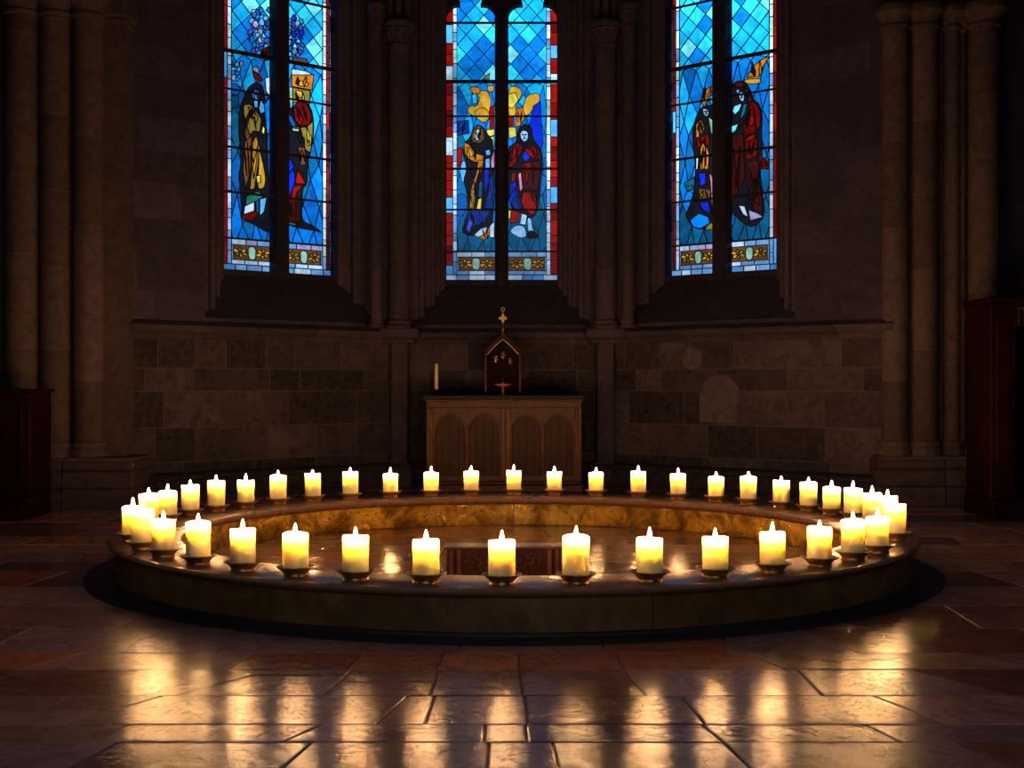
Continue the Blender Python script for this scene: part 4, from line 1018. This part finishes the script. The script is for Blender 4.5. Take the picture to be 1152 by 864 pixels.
# ------------------------------------------------------------------ low carved chest inside the ring
cx_, cy_ = -.05, 8.16
ch = thing('carved_chest', 'low carved oak chest on the floor inside the candle ring', 'chest', (cx_, cy_, 0))
W2, H2, D2 = .365, .215, .10
b = MB(); b.box(-W2, W2, -D2 + .02, D2, 0, H2 - .012, bev=.004); b.build('body', 'oak_panel', ch, attr=None)
b = MB(); b.box(-W2 - .02, W2 + .02, -D2 - .012, D2 + .012, H2 - .014, H2, bev=.004); b.build('lid', 'oak_carved', ch, attr=None)
for x in (-W2 + .03, -W2 + .078, W2 - .03, W2 - .078, -.05, .05):
    b = MB(); b.box(x - .014, x + .014, -D2 - .002, -D2 + .03, 0, H2 - .014, bev=.006); b.build('stile', 'oak_carved', ch, attr=None)
for sgn in (-1, 1):
    b = MB()
    for k in range(10):
        a = k*2.399; rr = .018 + .0075*k; x = sgn*.165 + rr*math.cos(a)*.85; z = H2*.47 + rr*math.sin(a)*.8
        b.tube([(x + .018*math.cos(a + t)*(1 - t/7), -D2 + .016 - .002*t, z + .016*math.sin(a + t)*(1 - t/7)) for t in [0, 1, 2, 3, 4, 5]], .0052, 6, taper=[.5, .9, 1, 1, .9, .5])
    b.lathe([(0, -.01), (.014, -.004), (.014, .004), (0, .01)], sgn*.165, -D2 + .012, H2*.47, 10)
    b.build('foliate_carving', 'oak_carved', ch, smooth=60, attr=None)
    b = MB(); b.tube([(sgn*(W2 + .012), -.02, H2 - .02), (sgn*(W2 + .05), -.02, H2 - .075)], .007, 6); b.tube([(sgn*(W2 + .05), -.02, H2 - .075), (sgn*(W2 + .02), -.02, H2 - .12), (sgn*(W2 - .005), -.02, H2 - .12)], .006, 6); b.build('side_handle', 'oak_carved', ch, smooth=60, attr=None)

# ------------------------------------------------------------------ dark furniture at the edges
p_ = thing('prayer_desk', 'dark red wooden prayer desk cut off by the left frame edge', 'desk', (-4.95, 12.05, 0))
b = MB(); b.box(-.6, .485, -.30, .25, 0, 1.17, bev=.01); b.build('cabinet', 'mahogany', p_, attr=None)
b = MB(); b.box(-.63, .51, -.33, .28, 1.17, 1.205, bev=.010); b.build('top_board', 'mahogany', p_, attr=None)
b = MB(); b.box(-.6, .60, -.62, -.29, .17, .215, bev=.010); b.box(-.58, .485, -.55, -.29, 0, .17, bev=.006); b.build('kneeler', 'mahogany', p_, attr=None)
b = MB()
for x0, x1 in ((-.52, -.06), (0, .42)):
    b.box(x0, x1, -.315, -.29, .32, .36, bev=.006); b.box(x0, x1, -.315, -.29, 1.03, 1.07, bev=.006); b.box(x0, x0 + .04, -.315, -.29, .36, 1.03, bev=.006); b.box(x1 - .04, x1, -.315, -.29, .36, 1.03, bev=.006)
b.build('panel_frame', 'mahogany', p_, attr=None)

s = thing('choir_stall', 'tall dark wooden stall with a hollow seat niche at the right frame edge', 'choir stall', (4.95, 12.0, 0))
b = MB(); b.box(-.52, .9, -.30, .45, 0, .17, bev=.01); b.build('step', 'mahogany', s, attr=None)
for x0, x1 in ((-.50, -.26), (.66, .88)):
    b = MB(); b.box(x0, x1, -.20, .44, .17, 2.0, bev=.012); b.box(x0 + .05, x1 - .05, -.212, -.19, .5, 1.85, bev=.008); b.build('end_panel', 'mahogany', s, attr=None)
b = MB(); b.box(-.27, .67, .38, .44, .17, 2.0, bev=.006); b.build('back_panel', 'mahogany', s, attr=None)
b = MB(); b.box(-.27, .67, -.12, .38, .38, .43, bev=.01); b.build('seat', 'mahogany', s, attr=None)
b = MB(); b.box(-.53, .91, -.23, .46, 2.0, 2.06, bev=.015)
for k in range(9):      # rounded crest rising to the right
    a0 = PI*k/9; a1 = PI*(k+1)/9
    q4 = [(.2 - .42*math.cos(a0), .40*math.sin(a0)), (.2 - .42*math.cos(a1), .40*math.sin(a1))]
    b.add([(.2, -.15, 2.05), (q4[0][0], -.15, 2.05 + q4[0][1]), (q4[1][0], -.15, 2.05 + q4[1][1]), (.2, -.02, 2.05), (q4[0][0], -.02, 2.05 + q4[0][1]), (q4[1][0], -.02, 2.05 + q4[1][1])], [(0, 1, 2), (3, 5, 4), (1, 4, 5, 2)])
b.build('canopy', 'mahogany', s, attr=None)
b = MB()
for k in range(9):
    x = -.245 + k*.052; z0 = 1.79 - (.018 if k % 2 else 0)
    b.tube([(x, -.222, z0), (x, -.222, 1.925), (x + .013, -.222, 1.948), (x + .026, -.222, 1.953), (x + .039, -.222, 1.948), (x + .052, -.222, 1.925)], .0055, 6)
b.box(-.25, .24, -.214, -.19, 1.95, 1.962); b.build('gilt_fringe', 'gilt', s, smooth=60, attr=None)
b = MB(); b.box(-.27, .67, -.205, -.17, 1.78, 2.0, bev=.006); b.build('front_rail', 'mahogany', s, attr=None)
